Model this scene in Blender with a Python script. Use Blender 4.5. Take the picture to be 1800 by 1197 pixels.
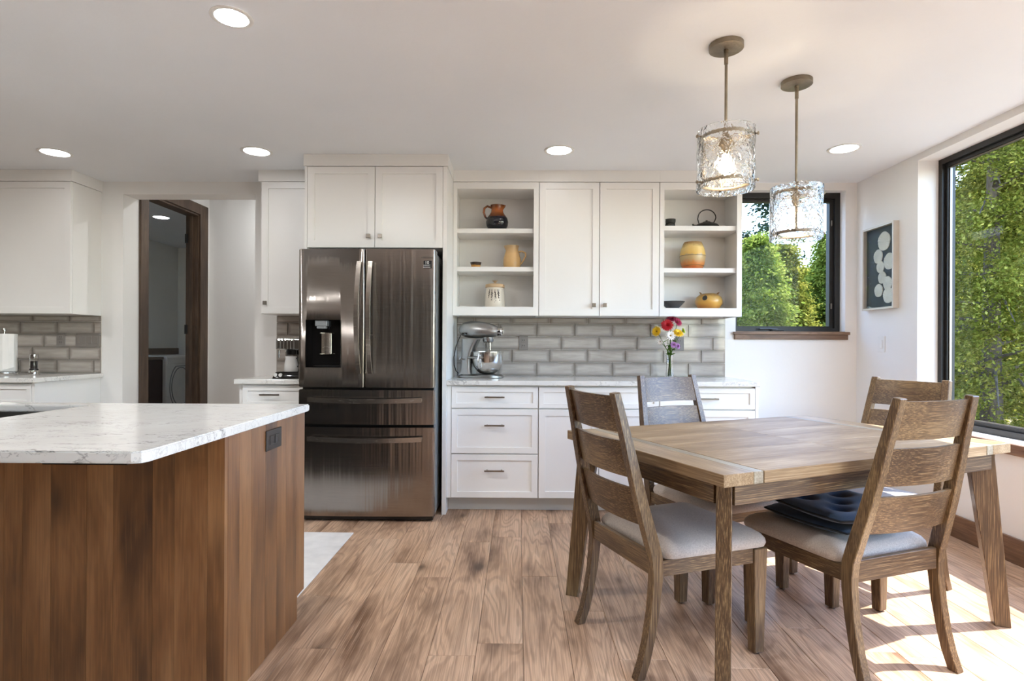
import bpy, bmesh, math, random
from math import pi, sin, cos, radians, sqrt, atan2
from mathutils import Vector, Matrix

for o in list(bpy.data.objects):
    bpy.data.objects.remove(o, do_unlink=True)
SC = bpy.context.scene
COL = SC.collection
rnd = random.Random(7)

# ------------------------------------------------------------------ camera
D, XR, CEIL, HC = 4.53, 2.674, 2.4524, 1.161
cam_d = bpy.data.cameras.new('camera')
cam_d.sensor_width = 36.0
cam_d.lens = 20.0
cam_d.shift_y = 7.1 / 1800
cam_d.clip_start = 0.05
cam_d.clip_end = 800
cam = bpy.data.objects.new('camera', cam_d)
COL.objects.link(cam)
cam.matrix_world = (Matrix.Translation((0, 0, HC)) @ Matrix.Rotation(0.0113, 4, 'Z')
                    @ Matrix.Rotation(pi / 2, 4, 'X') @ Matrix.Rotation(0.0049, 4, 'Z'))
SC.camera = cam

# ------------------------------------------------------------------ world, sun, exposure
EXPOSURE = 1.8
SUN_STRENGTH = 4.5
SKY_STRENGTH = 0.50
LENS_EMIT = 5.5
LENS_EMIT_ISLAND = 140.0
SUN_ELEV, SUN_AZ = radians(55), radians(12)      # azimuth measured from +X towards +Y
w = bpy.data.worlds.new('world')
SC.world = w
w.use_nodes = True
nt = w.node_tree
nt.nodes.clear()
sky = nt.nodes.new('ShaderNodeTexSky')
sky.sky_type = 'NISHITA'
sky.sun_disc = False
sky.sun_elevation = SUN_ELEV
sky.sun_rotation = pi / 2 - SUN_AZ
sky.altitude = 700
sky.air_density = 1.0
sky.dust_density = 0.5
sky.ozone_density = 1.6
bgn = nt.nodes.new('ShaderNodeBackground')
bgn.inputs['Strength'].default_value = SKY_STRENGTH
wo = nt.nodes.new('ShaderNodeOutputWorld')
nt.links.new(sky.outputs[0], bgn.inputs['Color'])
nt.links.new(bgn.outputs[0], wo.inputs['Surface'])
sd = bpy.data.lights.new('sun', 'SUN')
sd.energy = SUN_STRENGTH
sd.angle = radians(0.6)
sd.color = (1.0, 0.95, 0.88)
sun = bpy.data.objects.new('sun', sd)
COL.objects.link(sun)
sdir = Vector((cos(SUN_ELEV) * cos(SUN_AZ), cos(SUN_ELEV) * sin(SUN_AZ), sin(SUN_ELEV)))
sun.rotation_euler = sdir.to_track_quat('Z', 'Y').to_euler()
sun.location = (8, 2, 9)
vs = SC.view_settings
vs.view_transform = 'Standard'
vs.look = 'None'
vs.gamma = 1.0
vs.use_curve_mapping = False
vs.exposure = EXPOSURE

# ------------------------------------------------------------------ materials
MATS = {}


def srgb(r, g, b):
    def f(c):
        c /= 255.0
        return c / 12.92 if c <= 0.04045 else ((c + 0.055) / 1.055) ** 2.4
    return (f(r), f(g), f(b), 1.0)


class NB:
    """small node-graph builder"""
    def __init__(self, name):
        self.m = bpy.data.materials.new(name)
        self.m.use_nodes = True
        self.nt = self.m.node_tree
        self.nt.nodes.clear()
        self.out = self.nt.nodes.new('ShaderNodeOutputMaterial')
        self.p = self.nt.nodes.new('ShaderNodeBsdfPrincipled')
        self.nt.links.new(self.p.outputs[0], self.out.inputs['Surface'])

    def n(self, t, **kw):
        nd = self.nt.nodes.new(t)
        for k, v in kw.items():
            if k in nd.inputs:
                nd.inputs[k].default_value = v
            else:
                setattr(nd, k, v)
        return nd

    def l(self, a, b):
        self.nt.links.new(a, b)

    def coords(self, scale=(1, 1, 1), rand=True):
        tc = self.n('ShaderNodeTexCoord')
        mp = self.n('ShaderNodeMapping')
        mp.inputs['Scale'].default_value = scale
        if rand:
            oi = self.n('ShaderNodeObjectInfo')
            mul = self.n('ShaderNodeVectorMath', operation='SCALE')
            mul.inputs[0].default_value = (13.7, 7.3, 21.1)
            self.l(oi.outputs['Random'], mul.inputs['Scale'])
            add = self.n('ShaderNodeVectorMath', operation='ADD')
            self.l(tc.outputs['Object'], add.inputs[0])
            self.l(mul.outputs[0], add.inputs[1])
            self.l(add.outputs[0], mp.inputs['Vector'])
        else:
            self.l(tc.outputs['Object'], mp.inputs['Vector'])
        return mp.outputs[0]

    def scaled(self, vec, scale):
        mp = self.n('ShaderNodeMapping')
        mp.inputs['Scale'].default_value = scale
        self.l(vec, mp.inputs['Vector'])
        return mp.outputs[0]

    def noise(self, vec, scale=5, detail=4, rough=0.5, dist=0.0):
        nd = self.n('ShaderNodeTexNoise')
        nd.inputs['Scale'].default_value = scale
        nd.inputs['Detail'].default_value = detail
        nd.inputs['Roughness'].default_value = rough
        nd.inputs['Distortion'].default_value = dist
        self.l(vec, nd.inputs['Vector'])
        return nd.outputs['Fac']

    def ramp(self, fac, stops, interp='LINEAR'):
        r = self.n('ShaderNodeValToRGB')
        r.color_ramp.interpolation = interp
        els = r.color_ramp.elements
        while len(els) < len(stops):
            els.new(0.5)
        for e, (p, c) in zip(els, stops):
            e.position = p
            e.color = c if len(c) == 4 else (*c, 1)
        self.l(fac, r.inputs['Fac'])
        return r.outputs['Color']

    def math(self, op, a, b=None, c=None):
        nd = self.n('ShaderNodeMath', operation=op)
        for i, v in enumerate((a, b, c)):
            if v is None:
                continue
            if isinstance(v, (int, float)):
                nd.inputs[i].default_value = v
            else:
                self.l(v, nd.inputs[i])
        return nd.outputs[0]

    def mix(self, fac, a, b, blend='MIX'):
        nd = self.n('ShaderNodeMix', data_type='RGBA', blend_type=blend)
        for i, v in ((0, fac), (6, a), (7, b)):
            if isinstance(v, (int, float)):
                nd.inputs[i].default_value = v
            elif isinstance(v, tuple):
                nd.inputs[i].default_value = v
            else:
                self.l(v, nd.inputs[i])
        return nd.outputs[2]

    def bump(self, h, strength=0.2, dist=0.01):
        b = self.n('ShaderNodeBump')
        b.inputs['Strength'].default_value = strength
        b.inputs['Distance'].default_value = dist
        self.l(h, b.inputs['Height'])
        self.l(b.outputs[0], self.p.inputs['Normal'])

    def set(self, **kw):
        names = dict(color='Base Color', rough='Roughness', metal='Metallic', trans='Transmission Weight',
                     ior='IOR', spec='Specular IOR Level', coat='Coat Weight', coat_rough='Coat Roughness',
                     aniso='Anisotropic', aniso_rot='Anisotropic Rotation', emit='Emission Color', emit_s='Emission Strength',
                     alpha='Alpha', sheen='Sheen Weight')
        for k, v in kw.items():
            s = self.p.inputs[names[k]]
            if hasattr(v, 'links') or hasattr(v, 'is_linked'):
                self.l(v, s)
            else:
                s.default_value = v
        return self


def plain(name, col, rough=0.5, metal=0.0, var=0.04, bump=0.0, bscale=60, **kw):
    """a procedural material with slight mottling and optional fine relief"""
    b = NB(name)
    v = b.coords()
    n = b.noise(v, 6, 5, 0.6)
    lo = tuple(max(0, c * (1 - var)) for c in col[:3]) + (1,)
    hi = tuple(min(1, c * (1 + var)) for c in col[:3]) + (1,)
    b.set(color=b.ramp(n, [(0.3, lo), (0.7, hi)]), rough=rough, metal=metal, **kw)
    if bump:
        b.bump(b.noise(v, bscale, 4, 0.6), bump, 0.004)
    MATS[name] = b.m
    return b.m


def wood(name, axis, dark, mid, light, fibre=0.5, ring=0.5, rough=0.45, knots=0.0, scale=1.0, bump=0.15, spread=1.0, coat=0.0, coat_rough=0.3, fl=5, fc=190, spec=0.5):
    """wood with grain along the local axis: contour lines of a stretched noise field plus fine fibres"""
    b = NB(name)
    v = b.coords()
    i = 'xyz'.index(axis)
    def sc(along, cross):
        s = [cross * scale] * 3
        s[i] = along * scale
        return tuple(s)
    base = b.noise(b.scaled(v, sc(0.9, 7)), 1, 2, 0.5, 0.3)
    rings = b.math('SINE', b.math('MULTIPLY', base, 95.0))
    rings = b.math('MULTIPLY_ADD', rings, 0.5, 0.5)
    fib = b.noise(b.scaled(v, sc(fl, fc)), 1, 3, 0.6)
    broad = b.noise(b.scaled(v, sc(1.3, 6)), 1, 4, 0.6)
    col = b.ramp(broad, [(0.5 - 0.22 * spread, dark), (0.5, mid), (0.5 + 0.22 * spread, light)])
    col = b.mix(b.math('MULTIPLY', b.ramp(rings, [(0.45, (0, 0, 0)), (0.95, (1, 1, 1))]), 0.55 * ring), col, dark)
    col = b.mix(b.math('MULTIPLY', b.ramp(fib, [(0.40, (1, 1, 1)), (0.54, (0, 0, 0))]), 0.75 * fibre), col, dark)
    col = b.mix(b.math('MULTIPLY', b.ramp(fib, [(0.55, (0, 0, 0)), (0.65, (1, 1, 1))]), 0.8 * fibre), col, light)
    if knots:
        vo = b.n('ShaderNodeTexVoronoi')
        vo.inputs['Scale'].default_value = 1.0
        b.l(b.scaled(v, sc(2.2, 4.5)), vo.inputs['Vector'])
        kn = b.ramp(b.math('ADD', vo.outputs['Distance'], b.math('MULTIPLY', b.math('SUBTRACT', broad, 0.5), 0.3)), [(0.03, (1, 1, 1)), (0.13, (0.35, 0.35, 0.35)), (0.30, (0, 0, 0))])
        dk = tuple(c * 0.35 for c in dark[:3]) + (1,)
        col = b.mix(b.math('MULTIPLY', kn, knots), col, dk)
    b.set(color=col, rough=rough, coat=coat, coat_rough=coat_rough, spec=spec)
    b.bump(fib, bump, 0.002)
    MATS[name] = b.m
    return b.m


# --- paints
def paint(name, col, bscale, bstr, rough=0.6):
    b = NB(name)
    v = b.coords(rand=False)
    n = b.noise(v, 1.3, 3, 0.5)
    c2 = tuple(c * 0.965 for c in col[:3]) + (1,)
    b.set(color=b.ramp(n, [(0.3, c2), (0.7, col)]), rough=rough)
    b.bump(b.noise(v, bscale, 5, 0.65), bstr, 0.004)
    MATS[name] = b.m
    return b.m


paint('wall_paint', srgb(238, 236, 232), 55, 0.12)
paint('ceiling_paint', srgb(240, 243, 246), 24, 0.22, 0.7)
paint('dim_wall_paint', srgb(120, 110, 100), 55, 0.12)  # darker tone given to the unseen walls to cut bounced light
paint('cabinet_white', srgb(241, 239, 235), 300, 0.02, 0.32)
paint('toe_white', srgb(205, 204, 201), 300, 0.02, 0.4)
paint('plastic_white', srgb(235, 234, 230), 300, 0.02, 0.3)

# --- woods
OAK = dict(dark=srgb(46, 29, 16), mid=srgb(100, 75, 48), light=srgb(170, 144, 104))
for ax in 'xyz':
    wood('chair_oak_' + ax, ax, fibre=0.8, ring=0.25, rough=0.42, bump=0.35, coat=0.4, coat_rough=0.3, fl=7, fc=420, spread=1.5, **OAK)
TOP = dict(dark=srgb(112, 89, 62), mid=srgb(152, 127, 95), light=srgb(186, 163, 130))
wood('table_top_oak', 'x', fibre=0.6, ring=0.3, rough=0.5, bump=0.25, fc=320, spec=0.3, **TOP)
wood('table_strip', 'y', dark=srgb(112, 100, 82), mid=srgb(150, 140, 120), light=srgb(178, 170, 150), fibre=0.5, ring=0.2, rough=0.4, bump=0.25)
wood('table_end_oak', 'y', fibre=0.6, ring=0.3, rough=0.32, bump=0.25, **TOP)
wood('floor_oak', 'y', dark=srgb(112, 82, 60), mid=srgb(206, 171, 141), light=srgb(224, 193, 164), fibre=0.42, ring=0.62, fl=3, fc=260,
     rough=0.42, knots=0.85, bump=0.12, scale=1.0)
wood('island_alder', 'z', dark=srgb(62, 34, 14), mid=srgb(124, 80, 43), light=srgb(158, 112, 70), fibre=0.28, ring=0.22,
     rough=0.4, knots=0.75, bump=0.06, spread=0.9, coat=0.9, coat_rough=0.32)
wood('trim_alder_x', 'x', dark=srgb(86, 60, 42), mid=srgb(128, 98, 74), light=srgb(150, 122, 96), fibre=0.4, ring=0.5, knots=0.5)
wood('trim_alder_y', 'y', dark=srgb(84, 56, 36), mid=srgb(122, 88, 60), light=srgb(146, 112, 82), fibre=0.4, ring=0.5, knots=0.5)
wood('door_alder', 'z', dark=srgb(52, 38, 28), mid=srgb(82, 64, 50), light=srgb(106, 86, 68), fibre=0.4, ring=0.4, knots=0.6)
wood('bark', 'z', dark=srgb(52, 44, 38), mid=srgb(92, 80, 68), light=srgb(126, 112, 98), fibre=0.8, ring=0.4, rough=0.9, bump=0.8)
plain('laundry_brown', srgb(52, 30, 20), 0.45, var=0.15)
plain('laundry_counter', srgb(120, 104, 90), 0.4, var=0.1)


def quartz():
    b = NB('quartz')
    v = b.coords(rand=False)
    col = srgb(232, 230, 225)
    out = b.ramp(b.noise(v, 3, 5, 0.6), [(0.3, srgb(222, 219, 213)), (0.7, col)])
    for sc_, th, amt, msc in (((2.2, 6.5, 3), 0.011, 0.8, 2.2), ((5, 14, 7), 0.011, 0.6, 3.1), ((12, 26, 18), 0.017, 0.4, 4.0)):
        n = b.noise(b.scaled(v, sc_), 1.0, 5, 0.62, 0.4)
        d = b.math('ABSOLUTE', b.math('SUBTRACT', n, 0.5))
        vein = b.ramp(d, [(0.0, (1, 1, 1)), (th, (0, 0, 0))])
        mask = b.ramp(b.noise(v, msc, 3, 0.6), [(0.47, (0, 0, 0)), (0.60, (1, 1, 1))])
        f = b.math('MULTIPLY', b.math('MULTIPLY', vein, mask), amt)
        out = b.mix(f, out, srgb(112, 108, 106))
    b.set(color=out, rough=0.13)
    MATS['quartz'] = b.m


quartz()


def steel(name, col, rough, grain_axis, aniso=0.6, wave=0.0):
    b = NB(name)
    v = b.coords()
    s = [260, 260, 260]
    s['xyz'.index(grain_axis)] = 3
    n = b.noise(b.scaled(v, tuple(s)), 1, 3, 0.6)
    c = tuple(x * 0.88 for x in col[:3]) + (1,)
    b.set(color=b.ramp(n, [(0.3, c), (0.7, col)]), metal=1.0,
          rough=b.math('MULTIPLY_ADD', n, 0.08, rough - 0.04), aniso=aniso)
    tg = b.n('ShaderNodeTangent', direction_type='RADIAL', axis='Z')
    b.l(tg.outputs[0], b.p.inputs['Tangent'])
    if wave:
        b.bump(b.noise(b.scaled(v, (9, 9, 0.25)), 1, 3, 0.6), wave, 0.012)
    MATS[name] = b.m


steel('fridge_steel', srgb(158, 150, 143), 0.22, 'x', 0.8, 0.9)
steel('handle_steel', srgb(196, 188, 178), 0.26, 'x', 0.3)
steel('nickel', srgb(150, 142, 132), 0.3, 'x', 0.0)
steel('chrome', srgb(205, 203, 200), 0.16, 'x', 0.0)
steel('mixer_silver', srgb(160, 159, 157), 0.34, 'z', 0.0)
steel('sink_steel', srgb(120, 117, 112), 0.35, 'y', 0.0)
plain('fridge_side', srgb(140, 142, 142), 0.4, 0.3)
plain('black_plastic', srgb(22, 21, 21), 0.3)
plain('black_gloss', srgb(16, 15, 15), 0.08)
plain('window_black', srgb(30, 29, 27), 0.42)
plain('outlet_grey', srgb(128, 121, 115), 0.4)
plain('outlet_black', srgb(46, 42, 40), 0.35)
plain('grout', srgb(214, 207, 198), 0.85, bump=0.2, bscale=200)
plain('navy_fabric', srgb(52, 76, 106), 0.85, var=0.2, bump=0.35, bscale=300, sheen=0.25)
plain('navy_piping', srgb(30, 36, 44), 0.8)
plain('rubber', srgb(30, 29, 28), 0.7)
plain('paper', srgb(236, 233, 228), 0.9, bump=0.2, bscale=90)


def linen():
    b = NB('linen')
    v = b.coords()
    wx = b.noise(b.scaled(v, (900, 160, 160)), 1, 2, 0.6)
    wy = b.noise(b.scaled(v, (160, 900, 160)), 1, 2, 0.6)
    n = b.math('MULTIPLY_ADD', wx, 0.5, b.math('MULTIPLY', wy, 0.5))
    b.set(color=b.ramp(n, [(0.36, srgb(178, 166, 155)), (0.62, srgb(214, 203, 192))]), rough=0.9, sheen=0.2)
    b.bump(n, 0.35, 0.002)
    MATS['linen'] = b.m


linen()


def tile_mat():
    b = NB('tile_glaze')
    tc = b.n('ShaderNodeTexCoord')
    sep = b.n('ShaderNodeSeparateXYZ')
    b.l(tc.outputs['Generated'], sep.inputs[0])
    def edge(s, wd):
        a = b.math('ABSOLUTE', b.math('SUBTRACT', s, 0.5))
        return b.ramp(a, [(0.5 - wd, (0, 0, 0)), (0.5, (1, 1, 1))])
    e = b.math('MAXIMUM', edge(sep.outputs[0], 0.10), edge(sep.outputs[2], 0.26))
    v = b.coords()
    n = b.noise(b.scaled(v, (5, 20, 34)), 1, 5, 0.6)
    oi = b.n('ShaderNodeObjectInfo')
    body = b.ramp(n, [(0.3, srgb(164, 155, 146)), (0.72, srgb(196, 188, 179))])
    body = b.mix(b.math('MULTIPLY', oi.outputs['Random'], 0.35), body, srgb(178, 169, 160))
    col = b.mix(b.math('MULTIPLY', e, 0.75), body, srgb(120, 111, 103))
    b.set(color=col, rough=0.11, coat=0.4, coat_rough=0.05)
    b.bump(b.noise(v, 14, 3, 0.5), 0.10, 0.006)
    MATS['tile_glaze'] = b.m


tile_mat()


def glass_pane():
    b = NB('pane_glass')
    b.nt.nodes.remove(b.p)
    tr = b.n('ShaderNodeBsdfTransparent')
    gl = b.n('ShaderNodeBsdfGlossy')
    gl.inputs['Roughness'].default_value = 0.0
    lw = b.n('ShaderNodeLayerWeight')
    lw.inputs['Blend'].default_value = 0.5
    mx = b.n('ShaderNodeMixShader')
    b.l(b.math('MULTIPLY_ADD', b.math('POWER', lw.outputs['Facing'], 5.0), 0.9, 0.004), mx.inputs[0])
    b.l(tr.outputs[0], mx.inputs[1])
    b.l(gl.outputs[0], mx.inputs[2])
    b.l(mx.outputs[0], b.out.inputs['Surface'])
    MATS['pane_glass'] = b.m


glass_pane()


def water_glass(name, bs, strength, dist):
    b = NB(name)
    b.set(color=(1, 1, 1, 1), rough=0.0, trans=1.0, ior=1.45)
    if bs:
        v = b.coords()
        b.bump(b.noise(v, bs, 2, 0.5, 0.6), strength, dist)
    MATS[name] = b.m


water_glass('seeded_glass', 34, 0.9, 0.012)
water_glass('clear_glass', 0, 0, 0)


def emit(name, col, s):
    b = NB(name)
    b.set(color=(1, 1, 1, 1), emit=col, emit_s=s)
    MATS[name] = b.m


emit('lens_emit', (0.97, 0.985, 1.0, 1), LENS_EMIT)
emit('lens_emit_island', (0.97, 0.985, 1.0, 1), LENS_EMIT_ISLAND)
emit('bulb_emit', (1.0, 0.80, 0.55, 1), 30.0)


def leaf(name, c1, c2, c3):
    b = NB(name)
    b.nt.nodes.remove(b.p)
    tc = b.n('ShaderNodeTexCoord')
    n = b.noise(b.scaled(tc.outputs['Object'], (1.5, 1.5, 1.5)), 1.2, 4, 0.7)
    n2 = b.noise(b.scaled(tc.outputs['Object'], (11, 11, 11)), 1.0, 2, 0.5)
    f = b.math('MULTIPLY_ADD', n2, 0.5, b.math('MULTIPLY', n, 0.5))
    col = b.ramp(f, [(0.36, c1), (0.5, c2), (0.64, c3)])
    df = b.n('ShaderNodeBsdfDiffuse')
    tl = b.n('ShaderNodeBsdfTranslucent')
    b.l(col, df.inputs['Color'])
    b.l(col, tl.inputs['Color'])
    mx = b.n('ShaderNodeMixShader')
    mx.inputs[0].default_value = 0.45
    b.l(df.outputs[0], mx.inputs[1])
    b.l(tl.outputs[0], mx.inputs[2])
    b.l(mx.outputs[0], b.out.inputs['Surface'])
    MATS[name] = b.m


leaf('cedar_leaf', srgb(64, 74, 26), srgb(118, 122, 46), srgb(184, 176, 92))
leaf('fir_leaf', srgb(70, 92, 36), srgb(122, 138, 56), srgb(184, 186, 96))
leaf('pine_leaf', srgb(36, 52, 42), srgb(50, 66, 50), srgb(70, 86, 64))
leaf('stem_green', srgb(46, 74, 26), srgb(84, 120, 46), srgb(130, 160, 80))
plain('ground_mat', srgb(128, 116, 78), 0.95, var=0.25, bump=0.4, bscale=8)
plain('deck_mat', srgb(128, 122, 112), 0.8, var=0.08)
plain('hazy_hill_mat', srgb(96, 128, 128), 1.0, var=0.25)  # haze of distance put into the blue-green colour
plain('roof_mat', srgb(150, 140, 128), 0.8)


def ramp_z(name, stops, z0, z1, rough=0.25, jitter=0.25, coat=0.3, nscale=18):
    """glazes that change with height"""
    b = NB(name)
    tc = b.n('ShaderNodeTexCoord')
    sep = b.n('ShaderNodeSeparateXYZ')
    b.l(tc.outputs['Object'], sep.inputs[0])
    t = b.math('DIVIDE', b.math('SUBTRACT', sep.outputs[2], z0), z1 - z0)
    n = b.noise(tc.outputs['Object'], nscale, 4, 0.6)
    t = b.math('ADD', t, b.math('MULTIPLY', b.math('SUBTRACT', n, 0.5), jitter))
    b.set(color=b.ramp(t, stops), rough=rough, coat=coat)
    MATS[name] = b.m


ramp_z('jug_glaze', [(0.0, srgb(16, 16, 24)), (0.50, srgb(20, 20, 34)), (0.56, srgb(96, 48, 18)), (0.78, srgb(168, 92, 36)), (1.0, srgb(96, 52, 24))], 0, 0.20, 0.12, 0.10)
ramp_z('tan_glaze', [(0.0, srgb(206, 164, 104)), (0.6, srgb(222, 182, 124)), (1.0, srgb(190, 160, 118))], 0, 0.18, 0.4, 0.3)
ramp_z('bowl_glaze', [(0.0, srgb(214, 146, 66)), (0.45, srgb(220, 160, 80)), (0.6, srgb(70, 48, 34)), (1.0, srgb(40, 32, 30))], 0, 0.05, 0.3, 0.3)
ramp_z('barrel_glaze', [(0.0, srgb(196, 96, 40)), (0.22, srgb(206, 132, 64)), (0.35, srgb(190, 160, 112)), (0.5, srgb(196, 168, 116)), (0.54, srgb(222, 180, 90)), (0.8, srgb(226, 196, 124)), (1.0, srgb(150, 110, 60))], 0, 0.21, 0.4, 0.35)
ramp_z('gourd_glaze', [(0.0, srgb(196, 128, 52)), (0.4, srgb(214, 164, 76)), (0.7, srgb(198, 158, 84)), (1.0, srgb(120, 84, 46))], 0, 0.12, 0.35, 0.9, nscale=9)
plain('crock_glaze', srgb(224, 214, 198), 0.4, var=0.06)
plain('crock_lid', srgb(196, 168, 132), 0.4, var=0.08)
plain('crock_ink', srgb(60, 50, 44), 0.6)
plain('iron_dark', srgb(58, 57, 52), 0.55, 0.3, var=0.2, bump=0.5, bscale=90)
plain('pewter', srgb(88, 86, 84), 0.5, 0.4, var=0.3, bump=0.5, bscale=60)
plain('bronze_rough', srgb(150, 138, 120), 0.42, 0.85, var=0.35, bump=0.5, bscale=120)
plain('frame_silver', srgb(206, 198, 186), 0.4, 0.25, var=0.08)
plain('art_slate', srgb(40, 48, 58), 0.6, var=0.1)
plain('art_disc', srgb(206, 208, 196), 0.6, var=0.12)
plain('print_white', srgb(238, 238, 236), 0.5)
plain('print_grey', srgb(60, 58, 56), 0.5)
plain('sticker_black', srgb(14, 16, 20), 0.3)
plain('rug_mat', srgb(222, 220, 216), 0.95, var=0.12, bump=0.6, bscale=70)
plain('enamel_white', srgb(224, 222, 218), 0.3)
plain('petal_red', srgb(190, 22, 34), 0.6, var=0.2)
plain('petal_pink', srgb(176, 42, 84), 0.6, var=0.2)
plain('petal_yellow', srgb(240, 196, 26), 0.6, var=0.12)
plain('petal_white', srgb(238, 232, 226), 0.6)
plain('petal_mauve', srgb(170, 116, 168), 0.6, var=0.15)
plain('petal_lime', srgb(176, 196, 52), 0.6, var=0.15)
plain('flower_eye', srgb(150, 110, 30), 0.8)
plain('pepper', srgb(40, 34, 30), 0.7, var=0.4)
M = MATS

# ------------------------------------------------------------------ object helpers
ORI = {}


def mesh_of(bm, name, smooth=False, recalc=True):
    if recalc:
        bmesh.ops.recalc_face_normals(bm, faces=bm.faces)
    me = bpy.data.meshes.new(name)
    bm.to_mesh(me)
    bm.free()
    if smooth:
        for p in me.polygons:
            p.use_smooth = True
        try:
            me.set_sharp_from_angle(angle=radians(38))
        except Exception:
            pass
    return me


def thing(name, label, cat, loc=(0, 0, 0), rotz=0.0, group=None, local=False):
    """an Empty at the base of a thing; parts of fixed things are given in world coordinates unless local"""
    o = bpy.data.objects.new(name, None)
    COL.objects.link(o)
    o.empty_display_size = 0.1
    o.location = loc
    o.rotation_euler = (0, 0, rotz)
    o['label'] = label
    o['category'] = cat
    if group:
        o['group'] = group
    ORI[o] = Vector((0, 0, 0)) if local else Vector(loc)
    return o


def part(name, bm, mat, parent, smooth=False, label=None, recalc=True):
    org = ORI[parent]
    if org.length:
        bmesh.ops.translate(bm, verts=bm.verts, vec=-org)
    o = bpy.data.objects.new(name, mesh_of(bm, name, smooth, recalc))
    COL.objects.link(o)
    o.data.materials.append(M[mat] if isinstance(mat, str) else mat)
    o.parent = parent
    ORI[o] = org
    if label:
        o['label'] = label
    return o


def single(name, bm, mat, label, cat, group=None, smooth=False, local_origin=None):
    """a thing that is one mesh, its origin at its base centre"""
    xs = [v.co for v in bm.verts]
    if local_origin is None:
        mn = Vector([min(c[i] for c in xs) for i in range(3)])
        mx = Vector([max(c[i] for c in xs) for i in range(3)])
        org = Vector(((mn.x + mx.x) / 2, (mn.y + mx.y) / 2, mn.z))
    else:
        org = Vector(local_origin)
    bmesh.ops.translate(bm, verts=bm.verts, vec=-org)
    o = bpy.data.objects.new(name, mesh_of(bm, name, smooth))
    COL.objects.link(o)
    o.location = org
    o.data.materials.append(M[mat])
    o['label'] = label
    o['category'] = cat
    if group:
        o['group'] = group
    ORI[o] = org
    return o


def struct(name, bm, mat, label=None, smooth=False):
    o = bpy.data.objects.new(name, mesh_of(bm, name, smooth))
    COL.objects.link(o)
    o.data.materials.append(M[mat])
    o['kind'] = 'structure'
    if label:
        o['label'] = label
        o['category'] = name.split('_')[0]
    ORI[o] = Vector((0, 0, 0))
    return o


def copy_tree(o, parent=None):
    c = o.copy()
    COL.objects.link(c)
    c.parent = parent
    ORI[c] = ORI.get(o, Vector((0, 0, 0)))
    for ch in list(o.children):
        copy_tree(ch, c)
    return c


def box(bm, x0, x1, y0, y1, z0, z1, bev=0.0, seg=1):
    vs_ = [bm.verts.new(p) for p in ((x0, y0, z0), (x1, y0, z0), (x1, y1, z0), (x0, y1, z0),
                                    (x0, y0, z1), (x1, y0, z1), (x1, y1, z1), (x0, y1, z1))]
    fs = [bm.faces.new([vs_[i] for i in f]) for f in ((0, 3, 2, 1), (4, 5, 6, 7), (0, 1, 5, 4), (1, 2, 6, 5), (2, 3, 7, 6), (3, 0, 4, 7))]
    if bev:
        es = list({e for f in fs for e in f.edges})
        bmesh.ops.bevel(bm, geom=es, offset=bev, segments=seg, affect='EDGES', profile=0.5)
    return bm


def Box(x0, x1, y0, y1, z0, z1, bev=0.0, seg=1):
    return box(bmesh.new(), x0, x1, y0, y1, z0, z1, bev, seg)


def prism(bm, pts, axis, a0, a1):
    """extrude a 2D polygon along an axis; pts are the two other coordinates in cyclic order"""
    def P(p, a):
        if axis == 'x':
            return (a, p[0], p[1])
        if axis == 'y':
            return (p[0], a, p[1])
        return (p[0], p[1], a)
    v0 = [bm.verts.new(P(p, a0)) for p in pts]
    v1 = [bm.verts.new(P(p, a1)) for p in pts]
    n = len(pts)
    bm.faces.new(v0)
    bm.faces.new(v1[::-1])
    for i in range(n):
        bm.faces.new([v0[i], v0[(i + 1) % n], v1[(i + 1) % n], v1[i]])
    return bm


def lathe(bm, prof, n=32, cx=0, cy=0, cz=0, cap0=True, cap1=True, a0=0, wob=None):
    """revolve (r, z) points about a vertical axis"""
    rings = []
    for k, (r, z) in enumerate(prof):
        ring = []
        for i in range(n):
            a = a0 + 2 * pi * i / n
            rr = r if wob is None else r * wob(a, z)
            ring.append(bm.verts.new((cx + rr * cos(a), cy + rr * sin(a), cz + z)))
        rings.append(ring)
    for a, b in zip(rings[:-1], rings[1:]):
        for i in range(n):
            bm.faces.new([a[i], a[(i + 1) % n], b[(i + 1) % n], b[i]])
    if cap0:
        bm.faces.new(rings[0][::-1])
    if cap1:
        bm.faces.new(rings[-1])
    return bm


def tube(bm, pts, r, n=8, closed=False, caps=True, flat=None, up=None):
    """sweep a circle (or flattened ellipse) along points; r may be a list"""
    pts = [Vector(p) for p in pts]
    m = len(pts)
    rs = r if isinstance(r, (list, tuple)) else [r] * m
    rings = []
    prev = None
    for i, p in enumerate(pts):
        if closed:
            t = (pts[(i + 1) % m] - pts[i - 1])
        else:
            t = pts[min(i + 1, m - 1)] - pts[max(i - 1, 0)]
        t.normalize()
        if prev is None:
            u = Vector(up) if up else (Vector((0, 0, 1)) if abs(t.z) < 0.9 else Vector((1, 0, 0)))
        else:
            u = prev
        u = (u - t * u.dot(t))
        if u.length < 1e-6:
            u = Vector((0, 1, 0)) - t * t.y
        u.normalize()
        prev = u
        s = t.cross(u)
        f = flat if flat else 1.0
        rings.append([bm.verts.new(p + u * (rs[i] * cos(2 * pi * k / n)) + s * (rs[i] * f * sin(2 * pi * k / n))) for k in range(n)])
    rng = range(m) if closed else range(m - 1)
    for i in rng:
        a, b = rings[i], rings[(i + 1) % m]
        for k in range(n):
            bm.faces.new([a[k], a[(k + 1) % n], b[(k + 1) % n], b[k]])
    if caps and not closed:
        bm.faces.new(rings[0][::-1])
        bm.faces.new(rings[-1])
    return bm


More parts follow.
